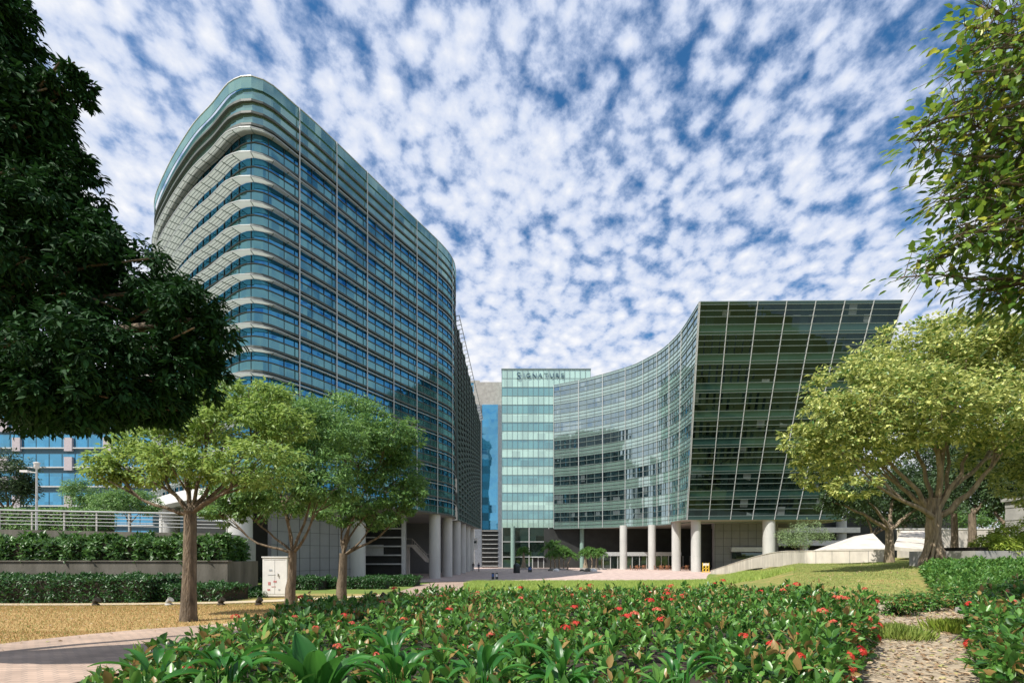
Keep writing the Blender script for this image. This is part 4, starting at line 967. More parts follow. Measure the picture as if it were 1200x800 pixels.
def near_right_tree():
    root = thing('near_right_tree', 'glossy leaved tree whose sunlit branches hang in at the top right corner', 'tree', (9.8, 6.6, 1.55)); mb = MB(); random.seed(9); g = np.random.default_rng(9)
    x0, y0 = 9.8, 6.6
    mb.tube([(x0, y0, 1.3), (x0, y0, 4), (x0 - .1, y0, 6.5), (x0 - .3, y0, 9)], [.3, .24, .18, .08], 12, jit=.05)
    P = []; A = []; Nn = []
    sprigs = [(1080, 150, 6.2, 3.0), (1062, 165, 6.3, 3.0), (1095, 175, 6.1, 2.0), (1105, 120, 6.4, 2), (1120, 60, 6.2, 2.5), (1125, 85, 6.0, 2.5), (1130, 30, 6.3, 3), (1055, 325, 6.3, 2.0), (1075, 305, 6.4, 3.5), (1095, 290, 6.5, 3), (1100, 232, 6.2, 3.5), (1112, 215, 6.6, 3.5),
              (1120, 265, 6.2, 3), (1140, 190, 6.6, 5), (1135, 145, 6.3, 5), (1150, 100, 6.5, 5), (1165, 50, 6.6, 5), (1150, 10, 6.4, 5), (1180, 140, 6.6, 7), (1185, 210, 6.8, 7), (1160, 245, 6.5, 5), (1180, 280, 6.7, 5), (1140, 340, 6.6, 3.5), (1175, 330, 6.5, 5), (1195, 90, 6.9, 8),
              (1200, 20, 6.8, 8), (1200, 170, 7.2, 8), (1200, 260, 7.2, 7), (1210, 330, 6.8, 6), (1160, 350, 6.8, 3.5), (1230, 120, 7, 9), (1230, 220, 7, 9), (1120, 275, 6.0, 2.5), (1140, 225, 6.2, 3.5)]
    for px, py, D, k in sprigs:
        tip = at(px, py, D); src = Vector((x0 - .1, y0, max(4.5, tip.z - random.uniform(-.2, 1.2)))); bx = Vector((x0 - .1, y0, min(8.8, src.z)))
        pts = limb(mb, bx, tip, .045, .008, .06, 10, 6, lift=.05)
        for j in range(int(42 * k)):
            t = 1 - abs(random.gauss(0, .17)); t = max(.45, min(1, t)); i = t * 10; a = pts[int(min(9, i))].lerp(pts[int(min(9, i)) + 1], i - int(min(9, i)))
            off = Vector((random.gauss(0, 1), random.gauss(0, 1), random.gauss(0, .8))) * .15 * (1 if k < 4 else 2.1)
            q = a + off; P.append(q); d = off.normalized() + (tip - bx).normalized() * .5 + Vector((0, 0, -.35)); A.append(d); Nn.append(Vector((random.gauss(-.3, .35), random.gauss(-.25, .35), 1)))
            if j % 3 == 0: mb.tube([a, q], [.006, .003], 4, cap=False)
    mb.build('trunk', M['bark'], root, True)
    P = np.array([tuple(p) for p in P]); A = np.array([tuple(p) for p in A]); Nn = np.array([tuple(p) for p in Nn]); ln = g.uniform(.09, .16, len(P))
    make_leaves('crown', P, A, Nn, ln, ln * .6, T_NEAR, M['lf_near'], root)
near_right_tree()

# ------------------------------------------------------------------ shrubs and hedges
def box_foliage(name, label, cat, boxf, n, size, m, seed, bump=1.0, corem='soil', tpl=T_FAR, group=None, up=.9):
    """boxf: list of (x0,x1,y0,y1,z0,z1) boxes; leaves on their skins, dark core inside."""
    x = (boxf[0][0] + boxf[0][1]) / 2; root = thing(name, label, cat, (x, boxf[0][2], boxf[0][4]), 0, group); g = np.random.default_rng(seed)
    c = MB(); P = []; O = []
    area = [(b[1] - b[0]) * (b[3] - b[2]) + (b[1] - b[0]) * (b[5] - b[4]) for b in boxf]
    for b, a in zip(boxf, area):
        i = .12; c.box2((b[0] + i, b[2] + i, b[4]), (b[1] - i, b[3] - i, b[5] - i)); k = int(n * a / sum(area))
        p = np.stack([g.uniform(b[0], b[1], k), g.uniform(b[2], b[3], k), g.uniform(b[4], b[5], k)], 1); o = np.zeros((k, 3)); o[:, 2] = 1
        f = g.uniform(0, 1, k); at_ = (b[3] - b[2]) / ((b[3] - b[2]) + (b[5] - b[4])); top = f < at_
        bumpy = bump * .10 * np.sin(p[:, 0] * 2.1) * np.cos(p[:, 1] * 1.7 + p[:, 0]) + bump * .06 * np.sin(p[:, 0] * 5.3 + 1) + bump * .05 * np.sin(p[:, 0] * 11.7 + p[:, 1] * 6)
        p[top, 2] = b[5] - np.abs(g.normal(0, .08, top.sum())) + bumpy[top]; sd = ~top; p[sd, 1] = b[2] + np.abs(g.normal(0, .08, sd.sum())) + bumpy[sd]; o[sd] = (0, -1, .3)
        e = sd & (g.uniform(0, 1, k) < .12); p[e, 0] = np.where(g.uniform(0, 1, e.sum()) < .5, b[0], b[1]); p[e, 1] = g.uniform(b[2], b[3], e.sum())
        P.append(p); O.append(o)
    P = np.concatenate(P); O = np.concatenate(O); k = len(P)
    ax = O * .3 + g.normal(size=(k, 3)) * .8; nr = O * .8 + np.array([0, 0, up]) * .5 + g.normal(size=(k, 3)) * .45; ln = size * g.uniform(.6, 1.35, k)
    c.build('stems', M[corem], root); make_leaves('foliage', P, ax, nr, ln, ln * .5, tpl, m, root); return root  # the stems mesh is a dark filler block added inside the leaves
box_foliage('clipped_hedge', 'long clipped dark green hedge at the foot of the planter wall', 'hedge', [(-46, -16.6, 21.9, 24.7, .9, 2.15), (-16.6, -13.4, 22.5, 24.9, .9, 1.75)], 42000, .15, M['lf_hedge'], 51)
box_foliage('leafy_shrub_row', 'row of broad leaved green shrubs growing between planter wall and retaining wall', 'shrubs', [(-48, -15.1, 25.4, 27.6, 2.75, 3.95)], 34000, .26, M['lf_shrub'], 52, 2.4)
box_foliage('small_box_hedge', 'low box hedge between the white cabinet and the grey clad wall', 'hedge', [(-13.9, -9.6, 36.5, 38.5, .6, 1.35), (-18, -13.9, 34.5, 37.5, .6, 1.5)], 11000, .16, M['lf_hedge'], 53)
box_foliage('low_round_hedge', 'low hedge left of the paved path near the first slim column', 'hedge', [(-13.5, -8.6, 43, 46, .3, 1.2)], 7000, .18, M['lf_hedge'], 54)
box_foliage('cabinet_side_shrub', 'small dark shrub left of the white cabinet', 'shrub', [(-14.4, -12.9, 25.5, 27, .7, 1.25)], 3500, .13, M['lf_hedge'], 58)
box_foliage('terrace_hedge', 'hedge on the terrace behind the steel railing', 'hedge', [(-46, -31, 36, 38, 4.4, 6.6)], 15000, .2, M['lf_mid'], 57)
for i, (px, py, D, lab) in enumerate([(1052, 724, 11.8, 'small clipped shrub beside the big flowering hedge corner'), (1078, 718, 12.4, 'middle one of the small shrubs at the head of the dirt path'), (1110, 712, 13, 'small shrub touching the bright ground cover bed'), (1132, 722, 12.2, 'small shrub above the pale kerb stone')]):
    x = xa(px, D); z = gz(x, D); root = thing('small_shrub', lab, 'shrub', (x, D, z), 0, 'small shrubs at the head of the dirt path'); c = MB(); c.tube([(x, D, z), (x, D, z + .25)], [.05, .2], 8); c.build('stem', M['soil'], root)
    crown('foliage', [(x, D, z + .28, .55, .45, .3)], 1500, .09, M['lf_ixora'], root, T_FAR, sub=20, subr=.4, seed=60 + i)
kb = MB(); q = at(1112, 725, 12.6); kb.box((q.x, 12.0, gz(q.x, 12) + .08), (.7, .22, .14), .25); tag(kb.build('kerb_stone', M['concrete']), 'pale flat kerb stone at the head of the dirt path', 'stone')

# lawn strip of long bright grass beyond the hedge
def grass_patch(name, poly, n, h, w_, m, seed, kind='stuff', zo=0):
    g = np.random.default_rng(seed); xs = [p[0] for p in poly]; ys = [p[1] for p in poly]
    x = g.uniform(min(xs), max(xs), n * 3); y = g.uniform(min(ys), max(ys), n * 3); k = in_poly(x, y, poly); x = x[k][:n]; y = y[k][:n]; n = len(x)
    z = ground(x, y) + zo; a = g.uniform(0, 2 * np.pi, n); hh = h * g.uniform(.5, 1.4, n); ln = g.normal(0, .35, (n, 2)) * hh[:, None]
    dx = np.cos(a) * w_; dy = np.sin(a) * w_
    V = np.stack([np.stack([x - dx, y - dy, z], 1), np.stack([x + dx, y + dy, z], 1), np.stack([x + ln[:, 0], y + ln[:, 1], z + hh], 1)], 1).reshape(-1, 3)
    o = np_mesh(name, V, np.arange(n * 3).reshape(-1, 3), m); tag(o, kind=kind); return o
M['gr_dry'] = leaf_mat('dry_grass', (.32, .20, .08), (.60, .43, .19), .8, .2, (.20, .26, .07), .25)
M['gr_green'] = leaf_mat('green_grass', (.22, .34, .07), (.42, .50, .13), .7, .35)
M['gr_mix'] = leaf_mat('mixed_grass', (.15, .24, .06), (.40, .42, .14), .8, .25)
tag(grass_patch('dry_grass', [(-24, 21.5), (-24, 11), (-9.3, 10.6), (-6.5, 13.6), (-6.6, 21.5)], 60000, .05, .007, M['gr_dry'], 71), 'short sunburnt grass of the lawn around the three trees', 'grass')
tag(grass_patch('dry_grass', [(-14, 11), (-14, 5), (-10.6, 5), (-9.6, 9), (-9, 11)], 16000, .05, .006, M['gr_dry'], 72), 'dry grass verge beside the near brick path at the left edge', 'grass')
tag(grass_patch('green_grass', [(-3.2, 35), (-4.6, 46), (-4.6, 56.5), (18, 57.5), (30, 64), (26, 48), (20, 34), (4, 34)], 60000, .28, .03, M['gr_green'], 73), 'bright green long grass strip between flowering hedge and plaza', 'grass')
tag(grass_patch('mound_grass', [(7, 16), (13, 15), (18, 22), (24, 28), (40, 42), (31, 44), (30, 50), (31, 60), (26, 45), (14, 24)], 70000, .06, .012, M['gr_mix'], 74), 'patchy yellow green grass on the mound', 'grass')

def litter(name, poly, n, size, m, seed):
    g = np.random.default_rng(seed); xs = [p[0] for p in poly]; ys = [p[1] for p in poly]
    x = g.uniform(min(xs), max(xs), n * 3); y = g.uniform(min(ys), max(ys), n * 3); k = in_poly(x, y, poly); x = x[k][:n]; y = y[k][:n]; n = len(x)
    P = np.stack([x, y, ground(x, y) + .045 + g.uniform(0, .02, n)], 1); a = g.normal(size=(n, 3)); a[:, 2] *= .15; nr = np.tile([0, 0, 1.], (n, 1)) + g.normal(size=(n, 3)) * .35; ln = size * g.uniform(.5, 1.4, n)
    return make_leaves(name, P, a, nr, ln, ln * .5, T_NEAR, m)
M['litter'] = leaf_mat('dead_leaves', (.20, .12, .06), (.52, .40, .26), .8, .05, (.34, .33, .12), .15)
tag(litter('leaf_litter', [(1.5, 2), (4.4, 2.5), (7.5, 5.8), (12.0, 12.0), (10.4, 13.2), (7.0, 10.0), (3.6, 5.4)], 5200, .075, M['litter'], 81), 'brown fallen leaves strewn over the dirt path', 'fallen leaves', kind='stuff')
tag(litter('leaf_litter', [(-24, 20), (-24, 11), (-9, 8), (-5.5, 13), (-7, 20)], 700, .07, M['litter'], 82), 'scattered fallen leaves on the dry lawn', 'fallen leaves', kind='stuff')
tag(litter('leaf_litter', [(13, 15), (17, 19), (30, 40), (26, 40), (12, 20)], 500, .1, M['litter'], 83), 'scattered fallen leaves on the mound grass', 'fallen leaves', kind='stuff')

def flower_mesh(name, seed, m):
    g = random.Random(seed); mb = MB()
    for _ in range(22):
        d = Vector((g.gauss(0, 1), g.gauss(0, 1), abs(g.gauss(0, .9)) + .25)).normalized(); c = d * .05 * g.uniform(.8, 1.1); c.z *= .75
        u = d.cross(Vector((g.gauss(0, 1), g.gauss(0, 1), g.gauss(0, 1)))).normalized(); v = d.cross(u)
        for k in range(4):
            a = k * math.pi / 2; r = u * math.cos(a) + v * math.sin(a); s = -u * math.sin(a) + v * math.cos(a); L = .016
            mb.add([c, c + r * L * .55 + s * L * .38 + d * .002, c + r * L + d * .001, c + r * L * .55 - s * L * .38 + d * .002], [(0, 1, 2, 3)])
    me = bpy.data.meshes.new(name); me.from_pydata(mb.v, [], mb.f); me.materials.append(m); return me
FL = [flower_mesh('flower_cluster', 1, M['petal']), flower_mesh('flower_cluster', 2, M['petal']), flower_mesh('flower_cluster', 3, M['petal_pink']), flower_mesh('flower_cluster', 4, M['petal'])]
def ixora_hedge(name, label, poly, n, h, seed, dens=62, nfl=90, far_fl=0, lsize=.105, lm='lf_ixora', cat='hedge', thin=7.5):
    g = np.random.default_rng(seed); rr = random.Random(seed)
    cx = sum(p[0] for p in poly) / len(poly); cy = sum(p[1] for p in poly) / len(poly); root = thing(name, label, cat, (cx, cy, gz(cx, cy)))
    xs = [p[0] for p in poly]; ys = [p[1] for p in poly]; A = (max(xs) - min(xs)) * (max(ys) - min(ys)); N = int(A * dens)
    x = g.uniform(min(xs), max(xs), N); y = g.uniform(min(ys), max(ys), N); k = in_poly(x, y, poly); x = x[k]; y = y[k]
    # thin out with distance
    keep = g.uniform(0, 1, len(x)) < np.clip(thin / np.maximum(y, 1), .45, 1); x = x[keep]; y = y[keep]
    def hb(x, y): return h * (1 + .09 * np.sin(x * 1.9 + y * .7) * np.cos(y * 2.3 - x) + .06 * np.sin(x * 4.7 + 1.3 * y))
    z = ground(x, y) + hb(x, y) + g.normal(0, .05, len(x)) + (g.uniform(0, 1, len(x)) < .05) * .11; O = np.tile([0, 0, 1.], (len(x), 1))
    S = [np.stack([x, y, z], 1)]; OO = [O]
    # sides
    m_ = len(poly)
    for i in range(m_):
        a = np.array(poly[i]); b = np.array(poly[(i + 1) % m_]); L = np.linalg.norm(b - a); t = (b - a) / L; nrm = np.array([t[1], -t[0]])
        if not in_poly(np.array([(a + b)[0] / 2 - nrm[0] * .05]), np.array([(a + b)[1] / 2 - nrm[1] * .05]), poly)[0]: nrm = -nrm
        K = int(L * h * dens * .9); s = g.uniform(0, 1, K); hh = g.uniform(.08, 1.0, K) * h
        p = a[None] + (b - a)[None] * s[:, None] + nrm[None] * (g.normal(0, .05, (K, 1)) + .04 * np.sin(s[:, None] * L * 3))
        S.append(np.stack([p[:, 0], p[:, 1], ground(p[:, 0], p[:, 1]) + hh], 1)); o = np.tile([nrm[0], nrm[1], .45], (K, 1)); OO.append(o)
    S = np.concatenate(S); OO = unit(np.concatenate(OO)); K = len(S); per = 8
    idx = np.repeat(np.arange(K), per); d = unit(OO[idx] * .75 + g.normal(size=(K * per, 3)) * .62)
    P = S[idx] + d * g.uniform(0, .035, (K * per, 1)) - OO[idx] * g.uniform(0, .09, (K * per, 1)); ln = lsize * np.repeat(g.uniform(.65, 1.3, K), per) * g.uniform(.75, 1.2, K * per)
    nr = OO[idx] + g.normal(size=(K * per, 3)) * .35
    make_leaves('foliage', P, d, nr, ln, ln * .5, T_NEAR if thin < 10 else T_FAR, M[lm], root)
    # solid dark core added to close the hedge and darken its gaps
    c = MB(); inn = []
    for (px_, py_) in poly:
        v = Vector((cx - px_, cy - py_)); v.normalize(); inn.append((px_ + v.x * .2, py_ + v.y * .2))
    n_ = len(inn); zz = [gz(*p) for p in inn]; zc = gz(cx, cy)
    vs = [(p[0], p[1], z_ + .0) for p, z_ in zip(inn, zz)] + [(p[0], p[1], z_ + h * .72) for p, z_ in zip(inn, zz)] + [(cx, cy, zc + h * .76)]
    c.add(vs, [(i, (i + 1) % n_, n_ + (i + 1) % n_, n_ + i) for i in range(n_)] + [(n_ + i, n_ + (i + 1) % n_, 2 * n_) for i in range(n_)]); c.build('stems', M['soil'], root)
    tops = np.arange(len(x)); near = tops[np.argsort(y + g.uniform(0, 12, len(y)))]; used = []
    pw_ = (np.sin(S[:, 0] * 1.7 + seed) * np.cos(S[:, 1] * 1.4) + 1.15) ** 2; pw_ /= pw_.sum(); cand = g.choice(K, nfl + far_fl, replace=False, p=pw_)
    for j, ci in enumerate(cand):
        p = S[ci]; o_ = OO[ci]
        if j < nfl:
            f = bpy.data.objects.new('flower_cluster', rr.choice(FL)); COL.objects.link(f); f.parent = root; f.matrix_parent_inverse = root.matrix_basis.inverted()
            f.location = (p[0] + o_[0] * .08, p[1] + o_[1] * .08, p[2] + o_[2] * .075); q = Vector(o_).to_track_quat('Z', 'Y'); f.rotation_euler = q.to_euler(); s = rr.uniform(.9, 1.6); f.scale = (s, s, s)
    if far_fl:
        mb = MB()
        for ci in cand[nfl:]:
            p = Vector(S[ci]) + Vector(OO[ci]) * .07; me = rr.choice(FL); b = len(mb.v); s = rr.uniform(.6, 1.1)
            mb.v += [tuple(p + v.co * s) for v in me.vertices]; mb.f += [tuple(b + q for q in f.vertices) for f in me.polygons]; mb.m += [0] * len(me.polygons)
        o = mb.build('scattered_flowers', M['petal_pink'], root); o['kind'] = 'stuff'
    return root
ixora_hedge('flowering_hedge', 'wide green hedge dotted with red flowers filling the foreground', [(-2.6, 2.3), (-3.2, 3.8), (-3.5, 5.3), (-3.85, 8.3), (-3.0, 10.8), (-1.4, 12.7), (2.5, 13.4), (6.2, 12.4), (7.3, 9.8), (5.3, 7.3), (3.5, 5.2), (1.5, 2.3)], 0, .78, 91, nfl=95, far_fl=90)
ixora_hedge('flowering_hedge', 'red flowered hedge at the right edge beyond the dirt path', [(4.2, 4.1), (5.6, 5.7), (7.75, 8.1), (9.6, 10.0), (11.6, 10.9), (17, 10.9), (17, 4.1)], 0, .8, 92, nfl=70, dens=55)

ixora_hedge('ground_cover_bed', 'bright green low ground cover bed on the right slope', [(11.8, 13.0), (14.8, 17), (17.5, 20.5), (20.3, 23.4), (34, 23.4), (28, 13.0)], 0, .42, 93, nfl=0, dens=34, lsize=.15, lm='lf_cover', cat='shrubs', thin=99)
lb_ = thing('lime_bush', 'lime green bush spilling over the grey concrete planter', 'bush', (xa(1185, 25.5), 25.5, 3.2)); c_ = MB(); c_.box2((23.6, 24.5, 3.0), (31, 26.6, 3.6)); c_.build('stems', M['soil'], lb_)  # box is a dark filler added inside the bush
crown('foliage', [(xa(a_, 25 + d_), 25 + d_, za(b_, 25 + d_), r_ / F * 25, .9, q_ / F * 25) for a_, b_, r_, q_, d_ in ((1160, 638, 20, 14, 0), (1185, 628, 22, 18, .4), (1215, 625, 26, 22, .4), (1175, 640, 26, 12, -.3), (1205, 640, 26, 14, -.3), (1250, 630, 30, 24, .3))], 15000, .15, M['lf_lime'], lb_, T_FAR, sub=50, subr=.28, seed=56, shell=.5)
for px_, D_, c_, lb_ in ((1050, 9.2, 'gr_green', 'fine feathery green grass tuft at the right end of the big flowering hedge'), (1122, 9.6, 'lf_lime', 'yellowish grass tuft at the near left foot of the right hand hedge')):
    x_ = xa(px_, D_); g_ = np.random.default_rng(int(px_)); k_ = 2600; a_ = g_.uniform(0, 6.283, k_); r_ = np.abs(g_.normal(0, .22, k_)); P_ = np.stack([x_ + r_ * np.cos(a_), D_ + r_ * np.sin(a_), np.full(k_, gz(x_, D_) + .02)], 1)
    A_ = np.stack([np.cos(a_) * r_ * .9, np.sin(a_) * r_ * .9, np.ones(k_)], 1) + g_.normal(size=(k_, 3)) * .22; L_ = g_.uniform(.12, .30, k_)
    tag(make_leaves('grass_tuft', P_, A_, g_.normal(size=(k_, 3)), L_, np.full(k_, .02), T_FAR, M[c_]), lb_, 'grass')
# long tongue-leaved plants in the foreground
def blade(mb, base, yaw, L, Wd, lean, curl, folds=5, tw=0):
    n = 10; K = 2 * folds + 1; b = len(mb.v); d = Vector((math.cos(yaw), math.sin(yaw), 0)); s = Vector((-d.y, d.x, 0)); p = Vector(base); ang = lean
    for i in range(n + 1):
        t = i / n; w = Wd * (math.sin(math.pi * min(1, t * .93 + .07)) ** .75) * (1 - .25 * t); 
        if t < .18: w *= .25 + t * 4.1
        tang = d * math.cos(ang) + Vector((0, 0, math.sin(ang))); nn = (-d * math.sin(ang) + Vector((0, 0, math.cos(ang))))
        ss = (s * math.cos(tw * t) + nn * math.sin(tw * t))
        for k in range(K):
            c = (k / (K - 1) - .5) * 2; h = (.035 if k % 2 else -.02) * Wd * (1 if 0 < k < K - 1 else .3) + abs(c) ** 1.5 * .28 * w
            mb.v.append(tuple(p + ss * c * w * .5 + nn * h))
        p = p + tang * L / n; ang -= curl / n
    for i in range(n):
        for k in range(K - 1):
            a = b + i * K + k; mb.f.append((a, a + 1, a + K + 1, a + K)); mb.m.append(0)
def tongue_plant(x, y, n, L, W_, label, seed, h=.25, up=None, name='broad_leaf_plant'):
    rr = random.Random(seed); z = gz(x, y); root = thing(name, label, 'plant', (x, y, z), 0, 'broad leaved plants in front of the hedge'); st = MB(); lf = MB()
    for k in range(n):
        a = 2 * math.pi * k / n + rr.uniform(-.3, .3); hb = z + h * rr.uniform(.8, 1.15); bx = x + .05 * math.cos(a); by = y + .05 * math.sin(a)
        st.tube([(x, y, z), (bx, by, z + (hb - z) * .6), (bx + .03 * math.cos(a), by + .03 * math.sin(a), hb)], [.012, .009, .006], 5)
        blade(lf, (bx + .03 * math.cos(a), by + .03 * math.sin(a), hb), a, L * rr.uniform(.75, 1.15), W_ * rr.uniform(.8, 1.1), R(rr.uniform(*(up or (42, 82)))), R(rr.uniform(70, 125) if not up else rr.uniform(25, 75)), 4, rr.uniform(-.5, .5))
    st.build('stem', M['lf_lance'], root); o = lf.build('leaves', M['lf_lance'], root, False); o.data.polygons.foreach_set('use_smooth', [True] * len(o.data.polygons))
labs = ['big plant with the largest upright ribbed leaves low in the foreground', 'broad leaved plant at the bottom edge left of the big ribbed one', 'broad leaved plant between the big ribbed one and the middle of the bottom edge', 'arching plant at the middle of the bottom edge', 'arching plant a little right of the middle of the bottom edge', 'leftmost broad leaved plant by the brick path', 'broad leaved plant just behind the big ribbed one', 'small arching plant among red flowers behind the middle ones', 'rightmost arching plant at the bottom edge']
spec = [(-1.30, 3.2, 11, .40, .19, .72), (-1.95, 3.3, 16, .34, .085, .84), (-.75, 3.2, 18, .34, .08, .84), (-.2, 3.3, 18, .34, .075, .84), (.35, 3.35, 18, .32, .07, .84), (-2.5, 3.4, 14, .30, .08, .80), (-1.0, 4.0, 18, .34, .07, .84), (.15, 4.3, 14, .30, .06, .82), (1.2, 3.5, 12, .32, .07, .80)]
for i, ((x, y, n, L, w_, h), lb) in enumerate(zip(spec, labs)): tongue_plant(x, y, n, L, w_, lb, 400 + i, h, (62, 88) if i == 0 else None)

# ------------------------------------------------------------------ objects on the lawn
def cabinet():
    D = 25.5; x = xa(325, D); z = gz(x, D) ; root = thing('utility_cabinet', 'white utility cabinet with faint notices standing on the lawn', 'cabinet', (x, D, z)); h = za(653, D)
    b = MB(); b.box2((x - .78, D, z + .08), (x + .5, D + 1.0, h)); b.build('body', M['white'], root)
    b = MB(); b.box2((x - .82, D - .04, h + .003), (x + .54, D + 1.04, h + .06)); b.build('top', M['white'], root)
    b = MB(); b.box2((x - .74, D + .05, z - .2), (x + .46, D + .95, z + .077)); b.build('plinth', M['concrete'], root)
    b = MB(); b.box2((x - .145, D - .012, z + .2), (x - .135, D - .003, h - .1)); b.box2((x - .7, D - .012, h - .12), (x + .42, D - .003, h - .11)); b.box2((x - .7, D - .012, z + .2), (x + .42, D - .003, z + .21)); b.build('door_seam', M['bar'], root)
    red = mat('faded_red', (.55, .22, .22), .6); grey = mat('faded_grey', (.4, .42, .44), .6); b = MB()
    for dx, dz, w_, hh, mi in ((-.35, 1.45, .16, .1, 1), (-.3, 1.2, .4, .03, 1), (-.42, .75, .13, .16, 0), (-.12, .85, .16, .1, 0), (-.45, .42, .14, .08, 0), (.1, .42, .1, .07, 1), (-.2, .58, .22, .03, 0)):
        b.box((x + dx, D - .008, z + dz), (w_, .008, hh), 0, mi)
    b.build('notices', [red, grey], root)
    b = MB(); b.box((x + .05, D - .04, z + 1.2), (.03, .05, .16)); b.build('handle', M['steel'], root)
cabinet()
for i, (px, py, lab) in enumerate([(112, 703, 'leftmost ground spotlight, dark, on the dry lawn by the hedge'), (198, 702, 'pale ground spotlight just left of the nearest lawn tree trunk'), (259, 699, 'ground spotlight right of the nearest lawn tree trunk'), (303, 698, 'ground spotlight in front of the white cabinet'), (448, 698, 'ground spotlight near the paved path edge')]):
    D = 19.6 if i < 4 else 23; x = xa(px, D); z = gz(x, D); root = thing('ground_spotlight', lab, 'light', (x, D, z), 0, 'small spotlights set in the lawn')
    b = MB(); b.lathe((x, D, z), [(.13, -.02), (.15, .04), (.11, .09), (.05, .12)], 12); b.build('base', M['soil'] if i != 1 else M['concrete'], root, True)
    b = MB(); b.tube([(x - .05, D, z + .12), (x + .1, D - .02, z + .26)], [.09, .12], 12); b.build('lamp_head', M['soil'] if i != 1 else M['concrete'], root, True)

def person(x, y, z, label, shirt, trouser, seed, face=0):
    root = thing('person', label, 'person', (x, y, z), face)
    h = 1.7; s_abs[0] = False; rr = random.Random(seed); st = rr.uniform(.08, .2)
    J = [((0, 0, .93), .15), ((0, 0, 1.12), .13), ((0, 0, 1.35), .17), ((0, 0, 1.47), .06), ((0, .0, 1.53), .06), ((0, .01, 1.62), .10), ((0, .01, 1.70), .07),
         ((.10, 0, .88), .09), ((.11, st, .5), .065), ((.11, st * .6, .09), .045), ((.11, st * .6 + .14, .04), .035),
         ((-.10, 0, .88), .09), ((-.11, -st * .4, .5), .065), ((-.11, -st * 1.2, .09), .045), ((-.11, -st * 1.2 + .14, .04), .035),
         ((.19, 0, 1.38), .06), ((.25, -.04, 1.1), .045), ((.24, .06, .86), .032), ((.24, .09, .77), .035),
         ((-.19, 0, 1.38), .06), ((-.25, .04, 1.1), .045), ((-.24, .14, .86), .032), ((-.24, .18, .77), .035)]
    E = [(0, 1), (1, 2), (2, 3), (3, 4), (4, 5), (5, 6), (0, 7), (7, 8), (8, 9), (9, 10), (0, 11), (11, 12), (12, 13), (13, 14), (2, 15), (15, 16), (16, 17), (17, 18), (2, 19), (19, 20), (20, 21), (21, 22)]
    me = bpy.data.meshes.new('body'); me.from_pydata([j[0] for j in J], E, []); o = bpy.data.objects.new('body', me); COL.objects.link(o); o.parent = root
    sk = o.modifiers.new('skin', 'SKIN')
    if not me.skin_vertices: 
        bm = bmesh.new(); bm.from_mesh(me); bm.verts.layers.skin.verify(); bm.to_mesh(me); bm.free()
    for i, (_, r) in enumerate(J): me.skin_vertices[0].data[i].radius = (r, r * .75)
    me.skin_vertices[0].data[0].use_root = True
    o.modifiers.new('sub', 'SUBSURF').levels = 1; o.modifiers['sub'].render_levels = 1
    m, nt, b, out = new_mat('person_clothes'); N = nt.nodes; L = nt.links; tc = N.new('ShaderNodeTexCoord'); sp = N.new('ShaderNodeSeparateXYZ'); L.new(tc.outputs['Object'], sp.inputs[0])
    cr = N.new('ShaderNodeValToRGB'); cr.color_ramp.interpolation = 'CONSTANT'; e = cr.color_ramp.elements; e[0].color = (.03, .03, .03, 1); e[1].position = .1 / 1.8; e[1].color = (*trouser, 1)
    a = e.new(.95 / 1.8); a.color = (*shirt, 1); a = e.new(1.47 / 1.8); a.color = (.42, .26, .18, 1)
    dv = N.new('ShaderNodeMath'); dv.operation = 'DIVIDE'; L.new(sp.outputs[2], dv.inputs[0]); dv.inputs[1].default_value = 1.8; L.new(dv.outputs[0], cr.inputs[0]); L.new(cr.outputs[0], b.inputs['Base Color']); b.inputs['Roughness'].default_value = .8
    me.materials.append(m)
    hb = MB(); hb.lathe((0, -.01, 1.6), [(.09, -.02), (.108, .04), (.1, .1), (.05, .14), (.01, .15)], 12); hb.build('hair', mat('black_hair', (.01, .008, .007), .5), root, True)
    s_abs[0] = True
person(xa(554.5, 96), 96, .02, 'person in a dark shirt walking by the row of slim columns', (.02, .02, .03), (.03, .03, .05), 1, 2.9)
person(xa(561, 92), 92, .02, 'person in dark blue clothes walking right of the last slim column', (.02, .03, .08), (.02, .02, .03), 2, .3)

# plaza things
def bin_():
    D = 86; x = xa(605.5, D); root = thing('litter_bin', 'black dome topped litter bin on the plaza left of the entrance', 'bin', (x, D, .02))
    b = MB(); b.lathe((x, D, .02), [(.55, 0), (.6, .1), (.6, 1.2)], 16); b.build('body', M['bar_dark'], root, True)
    b = MB(); b.lathe((x, D, 1.225), [(.64, 0), (.62, .15), (.4, .42), (.1, .55)], 16); b.build('lid', M['bar_dark'], root, True)
bin_()
def aboard(px, D, h, w_, label, m1, m2):
    x = xa(px, D); root = thing('folding_sign', label, 'sign', (x, D, .02), 0, None)
    b = MB(); t = .25; b.box((x, D - t / 2, .02 + h / 2), (w_, .06, h), rot=Matrix.Rotation(-.15, 3, 'X')); b.box((x, D + t, .02 + h / 2), (w_, .06, h), rot=Matrix.Rotation(.15, 3, 'X')); b.build('board', m1, root)
    b = MB(); b.box((x, D - t / 2 - .05, .02 + h * .62), (w_ * .75, .02, h * .4), rot=Matrix.Rotation(-.15, 3, 'X')); b.build('face_panel', m2, root)
M['blue_p'] = mat('blue_paint', (.05, .12, .35), .5); M['yellow'] = mat('yellow_plastic', (.75, .5, .03), .5)
aboard(621, 90, 1.1, .7, 'small blue folding sign right of the black litter bin', M['bar_dark'], M['blue_p'])
aboard(577.6, 63.5, .85, .34, 'left one of the two small dark folding boards at the plaza edge', M['bar_dark'], M['blue_p'])
aboard(582.2, 63.5, .85, .34, 'right one of the two small dark folding boards at the plaza edge', M['bar_dark'], M['white'])
